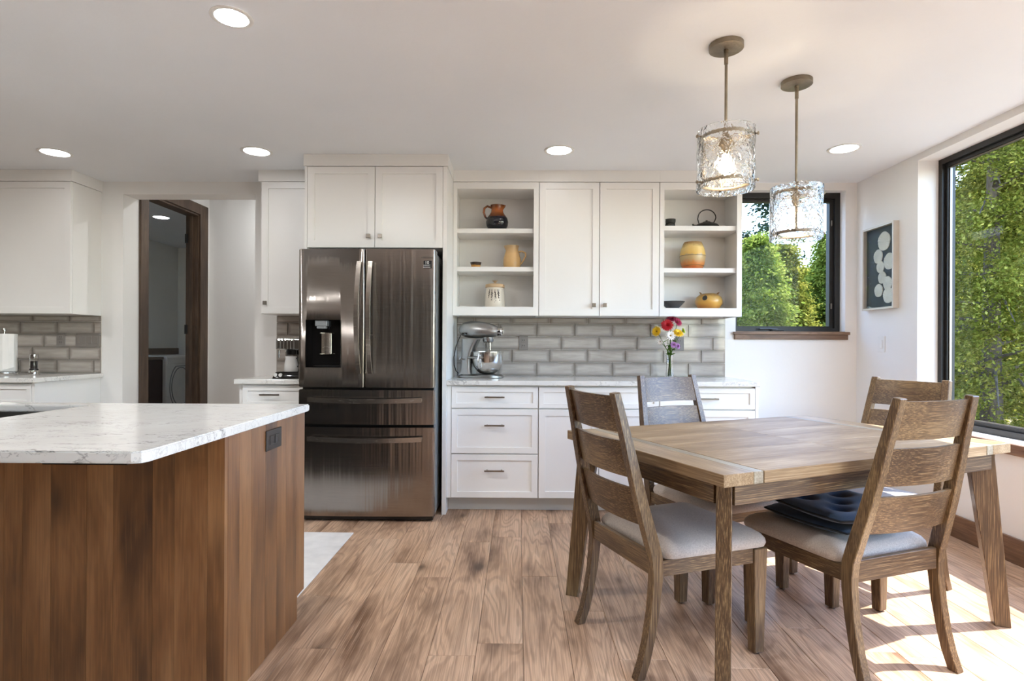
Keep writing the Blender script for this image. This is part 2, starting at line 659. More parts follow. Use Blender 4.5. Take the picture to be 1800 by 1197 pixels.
def rrect(hw, hd, r, k=5):
    """rounded rectangle outline, counter-clockwise"""
    r = min(r, hw * 0.999, hd * 0.999)
    out = []
    for cx_, cy_, a0 in ((hw - r, hd - r, 0), (-hw + r, hd - r, pi / 2), (-hw + r, -hd + r, pi), (hw - r, -hd + r, 1.5 * pi)):
        for i in range(k + 1):
            a = a0 + (pi / 2) * i / k
            out.append((cx_ + r * cos(a), cy_ + r * sin(a)))
    return out


def loft(bm, rings, cap0=True, cap1=True):
    """skin equal-length closed rings of 3D points"""
    vr = [[bm.verts.new(p) for p in ring] for ring in rings]
    n = len(vr[0])
    for a, b in zip(vr[:-1], vr[1:]):
        for i in range(n):
            bm.faces.new([a[i], a[(i + 1) % n], b[(i + 1) % n], b[i]])
    if cap0:
        bm.faces.new(vr[0][::-1])
    if cap1:
        bm.faces.new(vr[-1])
    return bm


def arc3(p0, p1, p2, n=12):
    """quadratic bezier"""
    p0, p1, p2 = Vector(p0), Vector(p1), Vector(p2)
    return [(1 - t) ** 2 * p0 + 2 * t * (1 - t) * p1 + t * t * p2 for t in [i / n for i in range(n + 1)]]


def shaker(x0, x1, z0, z1, y, t=0.02, rail=0.062, rec=0.009):
    """a shaker front facing -Y: outer slab with a recessed panel"""
    bm = bmesh.new()
    box(bm, x0, x1, y, y + t, z0, z1)
    bm.faces.ensure_lookup_table()
    f = min(bm.faces, key=lambda q: q.calc_center_median().y)
    es = [e for e in bm.edges]
    bmesh.ops.bevel(bm, geom=es, offset=0.0012, segments=1, affect='EDGES')
    f = max((q for q in bm.faces if abs(q.calc_center_median().y - y) < 1e-5), key=lambda q: q.calc_area())
    r = bmesh.ops.inset_individual(bm, faces=[f], thickness=rail, depth=0)
    r = bmesh.ops.inset_individual(bm, faces=[f], thickness=0.0015, depth=0)
    bmesh.ops.translate(bm, verts=f.verts, vec=(0, rec, 0))
    return bm


def slab_front(x0, x1, z0, z1, y, t=0.02):
    return Box(x0, x1, y, y + t, z0, z1, 0.0015)


def knob(parent, x, y, z):
    bm = bmesh.new()
    tube(bm, [(x, y + 0.0005, z), (x, y - 0.016, z)], 0.006, 8)
    box(bm, x - 0.0145, x + 0.0145, y - 0.027, y - 0.015, z - 0.0145, z + 0.0145, 0.003, 2)
    return part('knob', bm, 'nickel', parent, label='square brushed nickel knob')


def pull(parent, x, y, z, w=0.137):
    bm = bmesh.new()
    for s in (-1, 1):
        box(bm, x + s * (w / 2 - 0.018) - 0.005, x + s * (w / 2 - 0.018) + 0.005, y - 0.026, y - 0.0005, z - 0.005, z + 0.005)
    box(bm, x - w / 2, x + w / 2, y - 0.034, y - 0.024, z - 0.0055, z + 0.0055, 0.002)
    return part('pull', bm, 'nickel', parent, label='slim brushed nickel bar pull')


# ================================================================== STRUCTURE
def wall_with_holes(axis, u0, u1, z0, z1, t0, t1, holes):
    """wall slab in the plane across axis ('x' = runs along X) with rectangular holes (u0,u1,z0,z1)"""
    bm = bmesh.new()
    us = sorted({u0, u1, *[h[0] for h in holes], *[h[1] for h in holes]})
    zs = sorted({z0, z1, *[h[2] for h in holes], *[h[3] for h in holes]})
    def inside(u, z):
        return any(h[0] < u < h[1] and h[2] < z < h[3] for h in holes)
    grid = [[(not inside((a + b) / 2, (c + d) / 2)) for c, d in zip(zs[:-1], zs[1:])] for a, b in zip(us[:-1], us[1:])]
    cache = {}
    def V(i, j, t):
        k = (i, j, t)
        if k not in cache:
            tt = t1 if t else t0
            cache[k] = bm.verts.new((us[i], tt, zs[j]) if axis == 'x' else (tt, us[i], zs[j]))
        return cache[k]
    nu, nz = len(us) - 1, len(zs) - 1
    def g(i, j):
        return 0 <= i < nu and 0 <= j < nz and grid[i][j]
    for i in range(nu):
        for j in range(nz):
            if not grid[i][j]:
                continue
            bm.faces.new([V(i, j, 0), V(i + 1, j, 0), V(i + 1, j + 1, 0), V(i, j + 1, 0)])
            bm.faces.new([V(i, j, 1), V(i, j + 1, 1), V(i + 1, j + 1, 1), V(i + 1, j, 1)])
            if not g(i - 1, j):
                bm.faces.new([V(i, j, 0), V(i, j + 1, 0), V(i, j + 1, 1), V(i, j, 1)])
            if not g(i + 1, j):
                bm.faces.new([V(i + 1, j, 0), V(i + 1, j, 1), V(i + 1, j + 1, 1), V(i + 1, j + 1, 0)])
            if not g(i, j - 1):
                bm.faces.new([V(i, j, 0), V(i, j, 1), V(i + 1, j, 1), V(i + 1, j, 0)])
            if not g(i, j + 1):
                bm.faces.new([V(i, j + 1, 0), V(i + 1, j + 1, 0), V(i + 1, j + 1, 1), V(i, j + 1, 1)])
    return bm


RX0, RY0 = -5.2, -4.2                       # far left wall, wall behind the camera
OPL, OPR, OPT = -3.176, -2.111, 2.352       # hall opening
WB = (1.721, 2.583, 1.272, 2.394)           # back window opening
WR = (0.75, 3.845, 0.640, 2.408)            # picture window opening
WS = (-3.4, 0.40, 0.0, 2.34)               # opening of the added glazed doors beside the camera
struct('wall_back', wall_with_holes('x', RX0, XR + 0.226, 0, 2.95, D, D + 0.17,
       [(OPL, OPR, -0.1, OPT), WB]), 'wall_paint')
struct('wall_right', wall_with_holes('y', RY0, D, 0, 2.60, XR, XR + 0.226, [WR, (WS[0], WS[1], -0.1, WS[3])]), 'wall_paint')
struct('wall_left', Box(RX0 - 0.15, RX0, RY0, D, 0, 2.60), 'dim_wall_paint')
struct('wall_rear', Box(RX0, XR, RY0 - 0.15, RY0, 0, 2.60), 'dim_wall_paint')
struct('ceiling', Box(RX0 - 0.15, XR + 0.0, RY0 - 0.15, D, CEIL, CEIL + 0.15), 'ceiling_paint')
floor = struct('floor', Box(RX0 - 0.15, XR + 0.226, RY0 - 0.15, D + 0.17, -0.06, -0.0085), 'grout')

# planks, each its own object; joints set from the photograph where they can be seen
PW, PX0 = 0.1775, -0.3318
plank_mesh = {}


def plank(x, y0, y1):
    L = round(y1 - y0, 3)
    if L not in plank_mesh:
        bm = Box(-PW / 2 + 0.0008, PW / 2 - 0.0008, -L / 2 + 0.0008, L / 2 - 0.0008, -0.0085, 0.0)
        top = [e for e in bm.edges if all(abs(v.co.z) < 1e-6 for v in e.verts)]
        bmesh.ops.bevel(bm, geom=top, offset=0.0012, segments=1, affect='EDGES')
        plank_mesh[L] = mesh_of(bm, 'plank')
        plank_mesh[L].materials.append(M['floor_oak'])
    o = bpy.data.objects.new('plank', plank_mesh[L])
    COL.objects.link(o)
    o.location = (x, (y0 + y1) / 2, 0)
    o.parent = floor


known = {-3: 2.158, -4: 2.61, -1: 2.831, 0: 2.12, 1: 3.43, 2: 2.853, 3: 2.485, 4: 2.107}
PL = 1.22
Y_LO, Y_HI = 0.4, D - 0.005
k0 = math.ceil((-3.10 - PX0) / PW)
k1 = math.floor((XR - 0.02 - PX0) / PW)
for k in range(k0, k1 + 1):
    xa = PX0 + k * PW
    j = known.get(k, 2.0 + rnd.random() * PL)
    while j - PL > Y_LO:
        j -= PL
    cuts = [Y_LO]
    while j < Y_HI - 0.05:
        if j > Y_LO + 0.12:
            cuts.append(j)
        j += PL
    cuts.append(Y_HI)
    if xa + PW > XR - 0.002:
        continue
    for a, b_ in zip(cuts[:-1], cuts[1:]):
        plank(xa + PW / 2, a, b_)
# the rest of the floor, out of view
fr = struct('floor_rear', Box(RX0, XR, RY0, Y_LO - 0.001, -0.0085, 0.0), 'floor_oak')
fl = struct('floor_side', Box(RX0, PX0 + k0 * PW - 0.001, Y_LO, D, -0.0085, 0.0), 'floor_oak')
fe = struct('floor_edge', Box(PX0 + (k1) * PW + 0.001, XR, Y_LO, D, -0.0085, -0.0003), 'floor_oak')

# wood baseboards
struct('baseboard_right', Box(XR - 0.016, XR - 0.0005, WS[1] + 0.1, D - 0.001, 0.0005, 0.138, 0.002), 'trim_alder_y')
struct('baseboard_back', Box(1.645, XR - 0.017, D - 0.016, D - 0.0005, 0.0005, 0.138, 0.002), 'trim_alder_x')

# back window: black casement, wood stool and apron
w1 = bpy.data.objects.new('window_1', None)
COL.objects.link(w1)
w1['kind'] = 'structure'
ORI[w1] = Vector((0, 0, 0))


def frame_xz(bm, x0, x1, z0, z1, y0, y1, wl, wr, wb, wt):
    box(bm, x0, x0 + wl, y0, y1, z0, z1)
    box(bm, x1 - wr, x1, y0, y1, z0, z1)
    box(bm, x0 + wl, x1 - wr, y0, y1, z0, z0 + wb)
    box(bm, x0 + wl, x1 - wr, y0, y1, z1 - wt, z1)
    return bm


bm = frame_xz(bmesh.new(), WB[0] + 0.001, WB[1] - 0.001, WB[2] + 0.001, WB[3] - 0.001, D + 0.075, D + 0.165, 0.035, 0.04, 0.032, 0.045)
part('window_frame', bm, 'window_black', w1)
bm = frame_xz(bmesh.new(), WB[0] + 0.037, WB[1] - 0.042, WB[2] + 0.034, WB[3] - 0.047, D + 0.10, D + 0.15, 0.012, 0.03, 0.014, 0.022)
part('sash', bm, 'window_black', w1)
bm = Box(WB[0] + 0.048, WB[1] - 0.07, D + 0.122, D + 0.128, WB[2] + 0.046, WB[3] - 0.068)
part('pane', bm, 'pane_glass', w1)
bm = Box(WB[0] - 0.022, WB[1] + 0.025, D - 0.03, D - 0.0005, WB[2] - 0.022, WB[2] - 0.0005, 0.002)
box(bm, WB[0] + 0.001, WB[1] - 0.001, D - 0.001, D + 0.0748, WB[2] + 0.0005, WB[2] + 0.004)
part('window_sill', bm, 'trim_alder_x', w1)
part('apron', Box(WB[0] - 0.012, WB[1] + 0.015, D - 0.019, D - 0.0005, WB[2] - 0.061, WB[2] - 0.0225, 0.0015), 'trim_alder_x', w1)
bm = Box(2.03, 2.13, D + 0.052, D + 0.0748, WB[2] + 0.008, WB[2] + 0.022, 0.003)
tube(bm, [(2.08, D + 0.06, WB[2] + 0.02), (2.0, D + 0.048, WB[2] + 0.026), (1.93, D + 0.045, WB[2] + 0.024)], 0.006, 6)
part('crank', bm, 'window_black', w1)
for z in (1.46, 2.13):
    bm = Box(WB[1] - 0.064, WB[1] - 0.056, D + 0.085, D + 0.0995, z, z + 0.045, 0.002)
    part('latch', bm, 'nickel', w1)

# picture window in the right wall
w2 = bpy.data.objects.new('window_2', None)
COL.objects.link(w2)
w2['kind'] = 'structure'
ORI[w2] = Vector((0, 0, 0))


def frame_yz(bm, y0, y1, z0, z1, x0, x1, wd):
    box(bm, x0, x1, y0, y0 + wd, z0, z1)
    box(bm, x0, x1, y1 - wd, y1, z0, z1)
    box(bm, x0, x1, y0 + wd, y1 - wd, z0, z0 + wd)
    box(bm, x0, x1, y0 + wd, y1 - wd, z1 - wd, z1)
    return bm


XF = XR + 0.135
part('window_frame', frame_yz(bmesh.new(), WR[0] + 0.001, WR[1] - 0.001, WR[2] + 0.001, WR[3] - 0.001, XF, XF + 0.085, 0.034), 'window_black', w2)
part('sash', frame_yz(bmesh.new(), WR[0] + 0.036, WR[1] - 0.036, WR[2] + 0.036, WR[3] - 0.036, XF + 0.02, XF + 0.07, 0.022), 'window_black', w2)
part('glazing_bead', frame_yz(bmesh.new(), WR[0] + 0.0585, WR[1] - 0.0585, WR[2] + 0.0585, WR[3] - 0.0585, XF + 0.03, XF + 0.0445, 0.008), 'nickel', w2)
part('pane', Box(XF + 0.045, XF + 0.051, WR[0] + 0.059, WR[1] - 0.059, WR[2] + 0.059, WR[3] - 0.059), 'pane_glass', w2)
part('window_sill', Box(XR - 0.03, XR - 0.0005, WR[0] - 0.02, WR[1] + 0.022, WR[2] - 0.022, WR[2] - 0.0005, 0.002), 'trim_alder_y', w2)
part('apron', Box(XR - 0.019, XR - 0.0005, WR[0] - 0.012, WR[1] + 0.014, WR[2] - 0.061, WR[2] - 0.0225, 0.0015), 'trim_alder_y', w2)

# glazed doors added beside the camera for more daylight, out of the frame
d2 = bpy.data.objects.new('added_door_2', None)
COL.objects.link(d2)
d2['kind'] = 'structure'
ORI[d2] = Vector((0, 0, 0))
for a, b_ in ((WS[0] + 0.002, -1.505), (-1.495, WS[1] - 0.002)):
    part('door_frame', frame_yz(bmesh.new(), a, b_, 0.001, WS[3] - 0.002, XF, XF + 0.08, 0.06), 'window_black', d2)
    part('pane', Box(XF + 0.035, XF + 0.041, a + 0.0605, b_ - 0.0605, 0.0615, WS[3] - 0.0625), 'pane_glass', d2)

# eave of the roof outside
struct('roof_eave', Box(XR + 0.2265, 3.06, RY0 - 0.4, D + 1.0, 2.62, 2.72), 'roof_mat')
struct('roof', Box(RX0 - 0.4, XR + 0.226, RY0 - 0.4, D + 0.17, 2.96, 3.05), 'roof_mat')

# hall and laundry beyond the opening
HZ = 2.75
HLX = OPL
HALL_END = 5.80
DY0, DY1, DZ = 4.815, 5.615, 2.44
struct('wall_hall_left', wall_with_holes('y', D + 0.17, 9.45, 0, HZ, HLX - 0.12, HLX, [(DY0, DY1, -0.1, DZ)]), 'wall_paint')
struct('wall_hall_end', Box(HLX, -1.2, HALL_END, HALL_END + 0.12, 0, HZ), 'wall_paint')
struct('wall_hall_right', Box(-1.2, -1.08, D + 0.17, HALL_END + 0.12, 0, HZ), 'wall_paint')
struct('ceiling_hall', Box(-5.95, -1.08, D + 0.17, 9.6, HZ, HZ + 0.12), 'ceiling_paint')
struct('floor_hall', Box(-5.95, -1.08, D + 0.17, 9.6, -0.06, 0.0), 'floor_oak')
struct('wall_laundry_left', Box(-5.85, -5.70, D + 0.17, 9.6, 0, HZ), 'wall_paint')
struct('wall_laundry_far', Box(-5.70, HLX - 0.12, 9.45, 9.6, 0, HZ), 'wall_paint')
d1 = bpy.data.objects.new('door_1', None)
COL.objects.link(d1)
d1['kind'] = 'structure'
ORI[d1] = Vector((0, 0, 0))
bm = Box(HLX + 0.0005, HLX + 0.02, DY0 - 0.095, DY0 + 0.005, 0.001, DZ + 0.095, 0.002)
part('casing', bm, 'door_alder', d1)
bm = Box(HLX + 0.0005, HLX + 0.02, DY1 - 0.005, DY1 + 0.13, 0.001, DZ + 0.095, 0.002)
part('casing', bm, 'door_alder', d1)
bm = Box(HLX + 0.0005, HLX + 0.02, DY0 + 0.0055, DY1 - 0.0055, DZ - 0.005, DZ + 0.095, 0.002)
part('casing', bm, 'door_alder', d1)
bm = Box(HLX - 0.12, HLX, DY0 + 0.0005, DY0 + 0.02, 0.001, DZ - 0.0005)
box(bm, HLX - 0.12, HLX, DY1 - 0.02, DY1 - 0.0005, 0.001, DZ - 0.0005)
box(bm, HLX - 0.12, HLX, DY0 + 0.02, DY1 - 0.02, DZ - 0.02, DZ - 0.0005)
box(bm, HLX - 0.075, HLX - 0.05, DY1 - 0.032, DY1 - 0.02, 0.001, DZ - 0.02)
part('jamb', bm, 'door_alder', d1)
for z in (0.3, 1.25, 2.15):
    part('hinge', Box(HLX - 0.128, HLX - 0.1, DY1 - 0.0265, DY1 - 0.0205, z, z + 0.09), 'black_plastic', d1)

# ================================================================== KITCHEN, right-hand run
FY = 3.905                     # face plane of the base fronts
CZ0, CZ1 = 0.882, 0.914        # worktop underside, top
UY = D - 0.3116                # face plane of the wall cabinets
UZ0, UZ1 = 1.3755, 2.366
G = 0.0015


def base_body(x0, x1, parent):
    bm = Box(x0, x1, FY + 0.0205, D - 0.0005, 0.106, CZ0 - 0.0005)
    part('body', bm, 'cabinet_white', parent)
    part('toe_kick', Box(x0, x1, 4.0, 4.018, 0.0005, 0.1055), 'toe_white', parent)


def drawer(parent, x0, x1, z0, z1, rail=0.056, pw=0.137, px=None, pz=None):
    d = part('drawer', shaker(x0 + G, x1 - G, z0, z1, FY, rail=rail), 'cabinet_white', parent)
    pull(d, (x0 + x1) / 2 if px is None else px, FY, (z0 + z1) / 2 if pz is None else pz, pw)
    return d


BX0, B1, B2, BX1 = -0.4895, 0.139, 0.968, 1.6205
t = thing('base_cabinet', 'white base cabinet of three drawers next to the refrigerator', 'cabinet', ((BX0 + B1) / 2, 4.2, 0), group='white base cabinets on the back wall')
base_body(BX0, B1, t)
part('filler', Box(BX0, -0.4605, FY + 0.004, FY + 0.0204, 0.106, CZ0 - 0.001), 'cabinet_white', t)
drawer(t, -0.459, B1 - 0.002, 0.724, 0.868, 0.045, pz=0.800)
drawer(t, -0.459, B1 - 0.002, 0.412, 0.717, pz=0.607)
drawer(t, -0.459, B1 - 0.002, 0.108, 0.405, pz=0.297)
t = thing('base_cabinet', 'wide white base cabinet with one drawer over two doors, in the middle of the run', 'cabinet', ((B1 + B2) / 2, 4.2, 0), group='white base cabinets on the back wall')
base_body(B1 + 0.0005, B2, t)
drawer(t, B1 + 0.002, B2 - 0.002, 0.724, 0.868, 0.045)
for a, b_, kx in ((B1 + 0.002, 0.5525, 0.515), (0.5545, B2 - 0.002, 0.592)):
    d = part('door', shaker(a + G, b_ - G, 0.108, 0.717, FY), 'cabinet_white', t)
    knob(d, kx, FY, 0.66)
t = thing('base_cabinet', 'white base cabinet with drawer over door at the window end', 'cabinet', ((B2 + BX1) / 2, 4.2, 0), group='white base cabinets on the back wall')
base_body(B2 + 0.0005, BX1, t)
part('end_panel', Box(BX1 + 0.0005, 1.641, FY + 0.0005, D - 0.0005, 0.0005, CZ0 - 0.0005), 'cabinet_white', t)
drawer(t, B2 + 0.002, BX1 - 0.001, 0.724, 0.868, 0.045)
d = part('door', shaker(B2 + 0.002 + G, BX1 - 0.001 - G, 0.108, 0.717, FY), 'cabinet_white', t)
knob(d, 1.01, FY, 0.66)
single('worktop', Box(-0.4895, 1.640, 3.874, D - 0.0005, CZ0, CZ1, 0.003, 2), 'quartz',
       'veined white quartz worktop under the tiled wall, holding mixer and flowers', 'worktop')

# wall cabinets
def soffit(x0, x1, y, parent, ret=True):
    bm = Box(x0, x1, y, y + 0.02, UZ1 + 0.002, CEIL - 0.0005)
    return part('crown_board', bm, 'cabinet_white', parent)


def open_unit(x0, x1, parent, shelves, ox0, ox1, oz0, oz1):
    bm = bmesh.new()
    bk, tk = D - 0.0005, 0.018
    box(bm, x0, x0 + tk, UY + 0.0205, bk, UZ0, UZ1)
    box(bm, x1 - tk, x1, UY + 0.0205, bk, UZ0, UZ1)
    box(bm, x0 + tk, x1 - tk, UY + 0.0205, bk, oz0 - tk, oz0)
    box(bm, x0 + tk, x1 - tk, UY + 0.0205, bk, oz1, oz1 + tk)
    box(bm, x0 + tk, x1 - tk, bk - 0.008, bk, oz0, oz1)
    part('body', bm, 'cabinet_white', parent)
    bm = frame_xz(bmesh.new(), x0 + 0.001, x1 - 0.001, UZ0, UZ1 - 0.001, UY, UY + 0.02, ox0 - x0 - 0.001, x1 - ox1 - 0.001, oz0 - UZ0, UZ1 - oz1 - 0.001)
    part('face_frame', bm, 'cabinet_white', parent)
    for z0, z1 in shelves:
        part('shelf', Box(x0 + tk + 0.0005, x1 - tk - 0.0005, UY + 0.024, bk - 0.0085, z0, z1, 0.001), 'cabinet_white', parent)


U0, U1, U2, U3 = -0.4895, 0.1475, 1.041, 1.648
SH1 = [(1.706, 1.740), (1.992, 2.026)]
SH2 = [(1.702, 1.736), (2.014, 2.050)]
t = thing('wall_cabinet', 'white open-shelf wall cabinet beside the refrigerator, holding jugs and a crock', 'cabinet', ((U0 + U1) / 2, 4.37, UZ0), group='white wall cabinets over the worktop')
open_unit(U0, U1, t, SH1, -0.459, 0.109, 1.441, 2.316)
soffit(U0, U1, UY - 0.004, t)
t = thing('wall_cabinet', 'white two-door wall cabinet between the two open-shelf cabinets', 'cabinet', ((U1 + U2) / 2, 4.37, UZ0), group='white wall cabinets over the worktop')
part('body', Box(U1 + 0.0005, U2 - 0.0005, UY + 0.0205, D - 0.0005, UZ0, UZ1), 'cabinet_white', t)
for a, b_, kx in ((U1 + 0.002, 0.596, 0.557), (0.598, U2 - 0.002, 0.637)):
    d = part('door', shaker(a + G, b_ - G, UZ0 + 0.001, UZ1 - 0.001, UY, rail=0.067), 'cabinet_white', t)
    knob(d, kx, UY, 1.455)
soffit(U1 + 0.0005, U2 - 0.0005, UY - 0.004, t)
t = thing('wall_cabinet', 'white open-shelf wall cabinet next to the window, holding teapot and vases', 'cabinet', ((U2 + U3) / 2, 4.37, UZ0), group='white wall cabinets over the worktop')
open_unit(U2, U3, t, SH2, 1.074, 1.610, 1.436, 2.312)
soffit(U2, U3 + 0.004, UY - 0.004, t)


# backsplashes: a grout bed with every tile on it
def backsplash(name, label, x0, x1, z1, phase=0.0):
    t = thing(name, label, 'backsplash', ((x0 + x1) / 2, D, CZ1))
    part('grout_bed', Box(x0, x1, D - 0.006, D - 0.0005, CZ1 + 0.0005, z1), 'grout', t)
    rows = [(0.9165, 1.0195, 0.146), (1.0225, 1.1215, -0.052), (1.1245, 1.2240, 0.0405), (1.2270, 1.3260, 0.146), (1.329, z1, -0.052)]
    L, g = 0.2995, 0.003
    cache = {}
    for za, zb, off in rows:
        zb = min(zb, z1)
        k = math.floor((x0 - off - phase) / L)
        while off + phase + k * L < x1:
            a = max(x0 + 0.001, off + phase + k * L + g / 2)
            b_ = min(x1 - 0.001, off + phase + (k + 1) * L - g / 2)
            k += 1
            if b_ - a < 0.012:
                continue
            key = (round(b_ - a, 3), round(zb - za, 3))
            if key not in cache:
                hw, hz = (b_ - a) / 2, (zb - za) / 2
                bm = Box(-hw, hw, -0.005, 0.002, -hz, hz)
                fe_ = [e for e in bm.edges if all(v.co.y < -0.004 for v in e.verts)]
                bmesh.ops.bevel(bm, geom=fe_, offset=0.003, segments=2, affect='EDGES')
                cache[key] = mesh_of(bm, 'tile', True)
                cache[key].materials.append(M['tile_glaze'])
            o = bpy.data.objects.new('tile', cache[key])
            COL.objects.link(o)
            o.parent = t
            o.location = Vector(((a + b_) / 2, D - 0.0081, (za + zb) / 2)) - ORI[t]
            o.rotation_euler = (rnd.uniform(-0.006, 0.006), 0, rnd.uniform(-0.004, 0.004))
    return t


backsplash('tile_backsplash', 'long grey glazed tile backsplash between worktop and open shelves', -0.489, 1.636, UZ0 - 0.001)


def outlet(name, label, cat, cx, cz, y, w_, h_, mat, kind='outlet', gangs=1):
    """cover plate facing -Y with receptacles or rocker switches"""
    t = thing(name, label, cat, (cx, y, cz - h_ / 2))
    part('cover_plate', Box(cx - w_ / 2, cx + w_ / 2, y - 0.005, y, cz - h_ / 2, cz + h_ / 2, 0.0015), mat, t)
    gw = w_ / gangs
    for i in range(gangs):
        gx = cx - w_ / 2 + gw * (i + 0.5)
        if kind == 'outlet':
            for s in (-1, 1):
                bm = Box(gx - 0.016, gx + 0.016, y - 0.0075, y - 0.0052, cz + s * 0.021 - 0.014, cz + s * 0.021 + 0.014, 0.001)
                rc = part('receptacle', bm, mat, t)
                bm = Box(gx - 0.008, gx - 0.005, y - 0.0079, y - 0.0076, cz + s * 0.021 - 0.003, cz + s * 0.021 + 0.007)
                box(bm, gx + 0.005, gx + 0.008, y - 0.0079, y - 0.0076, cz + s * 0.021 - 0.003, cz + s * 0.021 + 0.007)
                part('slots', bm, 'black_plastic', rc)
        else:
            part('rocker', Box(gx - 0.015, gx + 0.015, y - 0.009, y - 0.0052, cz - 0.031, cz + 0.031, 0.0015), mat, t)
    return t


YT = D - 0.0136
outlet('wall_outlet', 'grey wall outlet on the tiles to the right of the stand mixer', 'outlet', 0.040, 1.173, YT, 0.072, 0.112, 'outlet_grey')
outlet('wall_outlet', 'grey wall outlet on the tiles behind the vase of flowers', 'outlet', 1.272, 1.173, YT, 0.072, 0.112, 'outlet_grey')

# ================================================================== refrigerator and its surround
PYF = 3.867
t = thing('fridge_cabinet', 'tall white surround with a two-door cabinet over the steel refrigerator', 'cabinet', (-0.98, 4.2, 0))
part('side_panel', Box(-1.464, -1.4465, PYF, D - 0.0005, 0.0005, 2.371), 'cabinet_white', t)
part('side_panel', Box(-0.5175, -0.4905, PYF, D - 0.0005, 0.0005, 2.371), 'cabinet_white', t)
part('body', Box(-1.446, -0.518, PYF + 0.021, D - 0.0005, 1.817, 2.371), 'cabinet_white', t)
for a, b_, kx in ((-1.446, -0.9835, -1.023), (-0.9825, -0.518, -0.944)):
    d = part('door', shaker(a + G, b_ - G, 1.8175, 2.369, PYF, rail=0.065), 'cabinet_white', t)
    knob(d, kx, PYF, 1.893)
bm = Box(-1.470, -0.4845, PYF - 0.008, PYF + 0.012, 2.3725, CEIL - 0.0005)
box(bm, -0.5045, -0.4845, PYF + 0.012, UY - 0.0045, 2.3725, CEIL - 0.0005)
part('crown_board', bm, 'cabinet_white', t)

FX0, FX1, FYD = -1.4355, -0.5445, 3.683
t = thing('refrigerator', 'brushed stainless french-door refrigerator with water dispenser and two bottom drawers', 'refrigerator', ((FX0 + FX1) / 2, 4.1, 0))
part('body', Box(FX0 + 0.004, FX1 - 0.004, FYD + 0.075, 4.46, 0.035, 1.765, 0.004), 'fridge_side', t)
bm = bmesh.new()
box(bm, FX0 + 0.01, FX1 - 0.01, FYD + 0.03, FYD + 0.15, 0.012, 0.034)
part('base_grille', bm, 'black_plastic', t)
for x in (FX0 + 0.06, FX1 - 0.06):
    for y in (FYD + 0.1, 4.38):
        bm = bmesh.new()
        lathe(bm, [(0.02, 0.0003), (0.022, 0.012), (0.018, 0.034)], 12, x, y, 0)
        part('foot', bm, 'black_plastic', t)
part('gasket', Box(FX0 + 0.012, FX1 - 0.012, FYD + 0.062, FYD + 0.0745, 0.05, 1.76), 'black_plastic', t)


def bow_panel(x0, x1, z0, z1, y, t_, bulge, xc=None, half=None, n=16, rad=0.012):
    """door skin that bows towards the room, with rounded vertical edges"""
    xc = (x0 + x1) / 2 if xc is None else xc
    half = (x1 - x0) / 2 if half is None else half
    pts = []
    for i in range(n + 1):
        x = x0 + rad + (x1 - x0 - 2 * rad) * i / n
        pts.append((x, y - bulge * (1 - ((x - xc) / half) ** 2) + bulge))
    yl, yr = pts[0][1], pts[-1][1]
    left = [(x0 + rad - rad * sin(a), yl + rad - rad * cos(a)) for a in [pi / 2 * k / 4 for k in range(4, 0, -1)]]
    right = [(x1 - rad + rad * sin(a), yr + rad - rad * cos(a)) for a in [pi / 2 * k / 4 for k in range(1, 5)]]
    prof = left + pts + right + [(x1, y + t_), (x0, y + t_)]
    bm = bmesh.new()
    prism(bm, prof, 'z', z0, z1)
    es = [e for e in bm.edges if abs(e.verts[0].co.z - e.verts[1].co.z) < 1e-6]
    bmesh.ops.bevel(bm, geom=es, offset=0.004, segments=2, affect='EDGES')
    return bm


SPL = -0.9995
cxm, hfm = (FX0 + FX1) / 2, (FX1 - FX0) / 2
dl = bow_panel(FX0, SPL - 0.002, 0.877, 1.778, FYD, 0.06, 0.012, cxm, hfm)
# dispenser opening is cut with a boolean so that its recess has real depth
left_door = part('door', dl, 'fridge_steel', t, True)
cut = bpy.data.objects.new('cut', mesh_of(Box(-1.383 - ORI[t].x, -1.155 - ORI[t].x, FYD - 0.05 - ORI[t].y, FYD + 0.052 - ORI[t].y, 1.005, 1.317, 0.006, 2), 'cut'))
COL.objects.link(cut)
cut.parent = t
md = left_door.modifiers.new('b', 'BOOLEAN')
md.object = cut
md.solver = 'EXACT'
bpy.context.view_layer.update()
dg = bpy.context.evaluated_depsgraph_get()
nm = bpy.data.meshes.new_from_object(left_door.evaluated_get(dg))
left_door.modifiers.clear()
left_door.data = nm
bpy.data.objects.remove(cut, do_unlink=True)
right_door = part('door', bow_panel(SPL + 0.002, FX1, 0.877, 1.778, FYD, 0.06, 0.012, cxm, hfm), 'fridge_steel', t, True)
dr1 = part('drawer', bow_panel(FX0, FX1, 0.636, 0.861, FYD, 0.06, 0.012, cxm, hfm), 'fridge_steel', t, True)
dr2 = part('drawer', bow_panel(FX0, FX1, 0.040, 0.617, FYD, 0.06, 0.012, cxm, hfm), 'fridge_steel', t, True)
# hinges
for x in (FX0 + 0.03, FX1 - 0.03):
    part('hinge_cover', Box(x - 0.025, x + 0.025, FYD + 0.08, FYD + 0.16, 1.766, 1.785, 0.003), 'fridge_side', t)


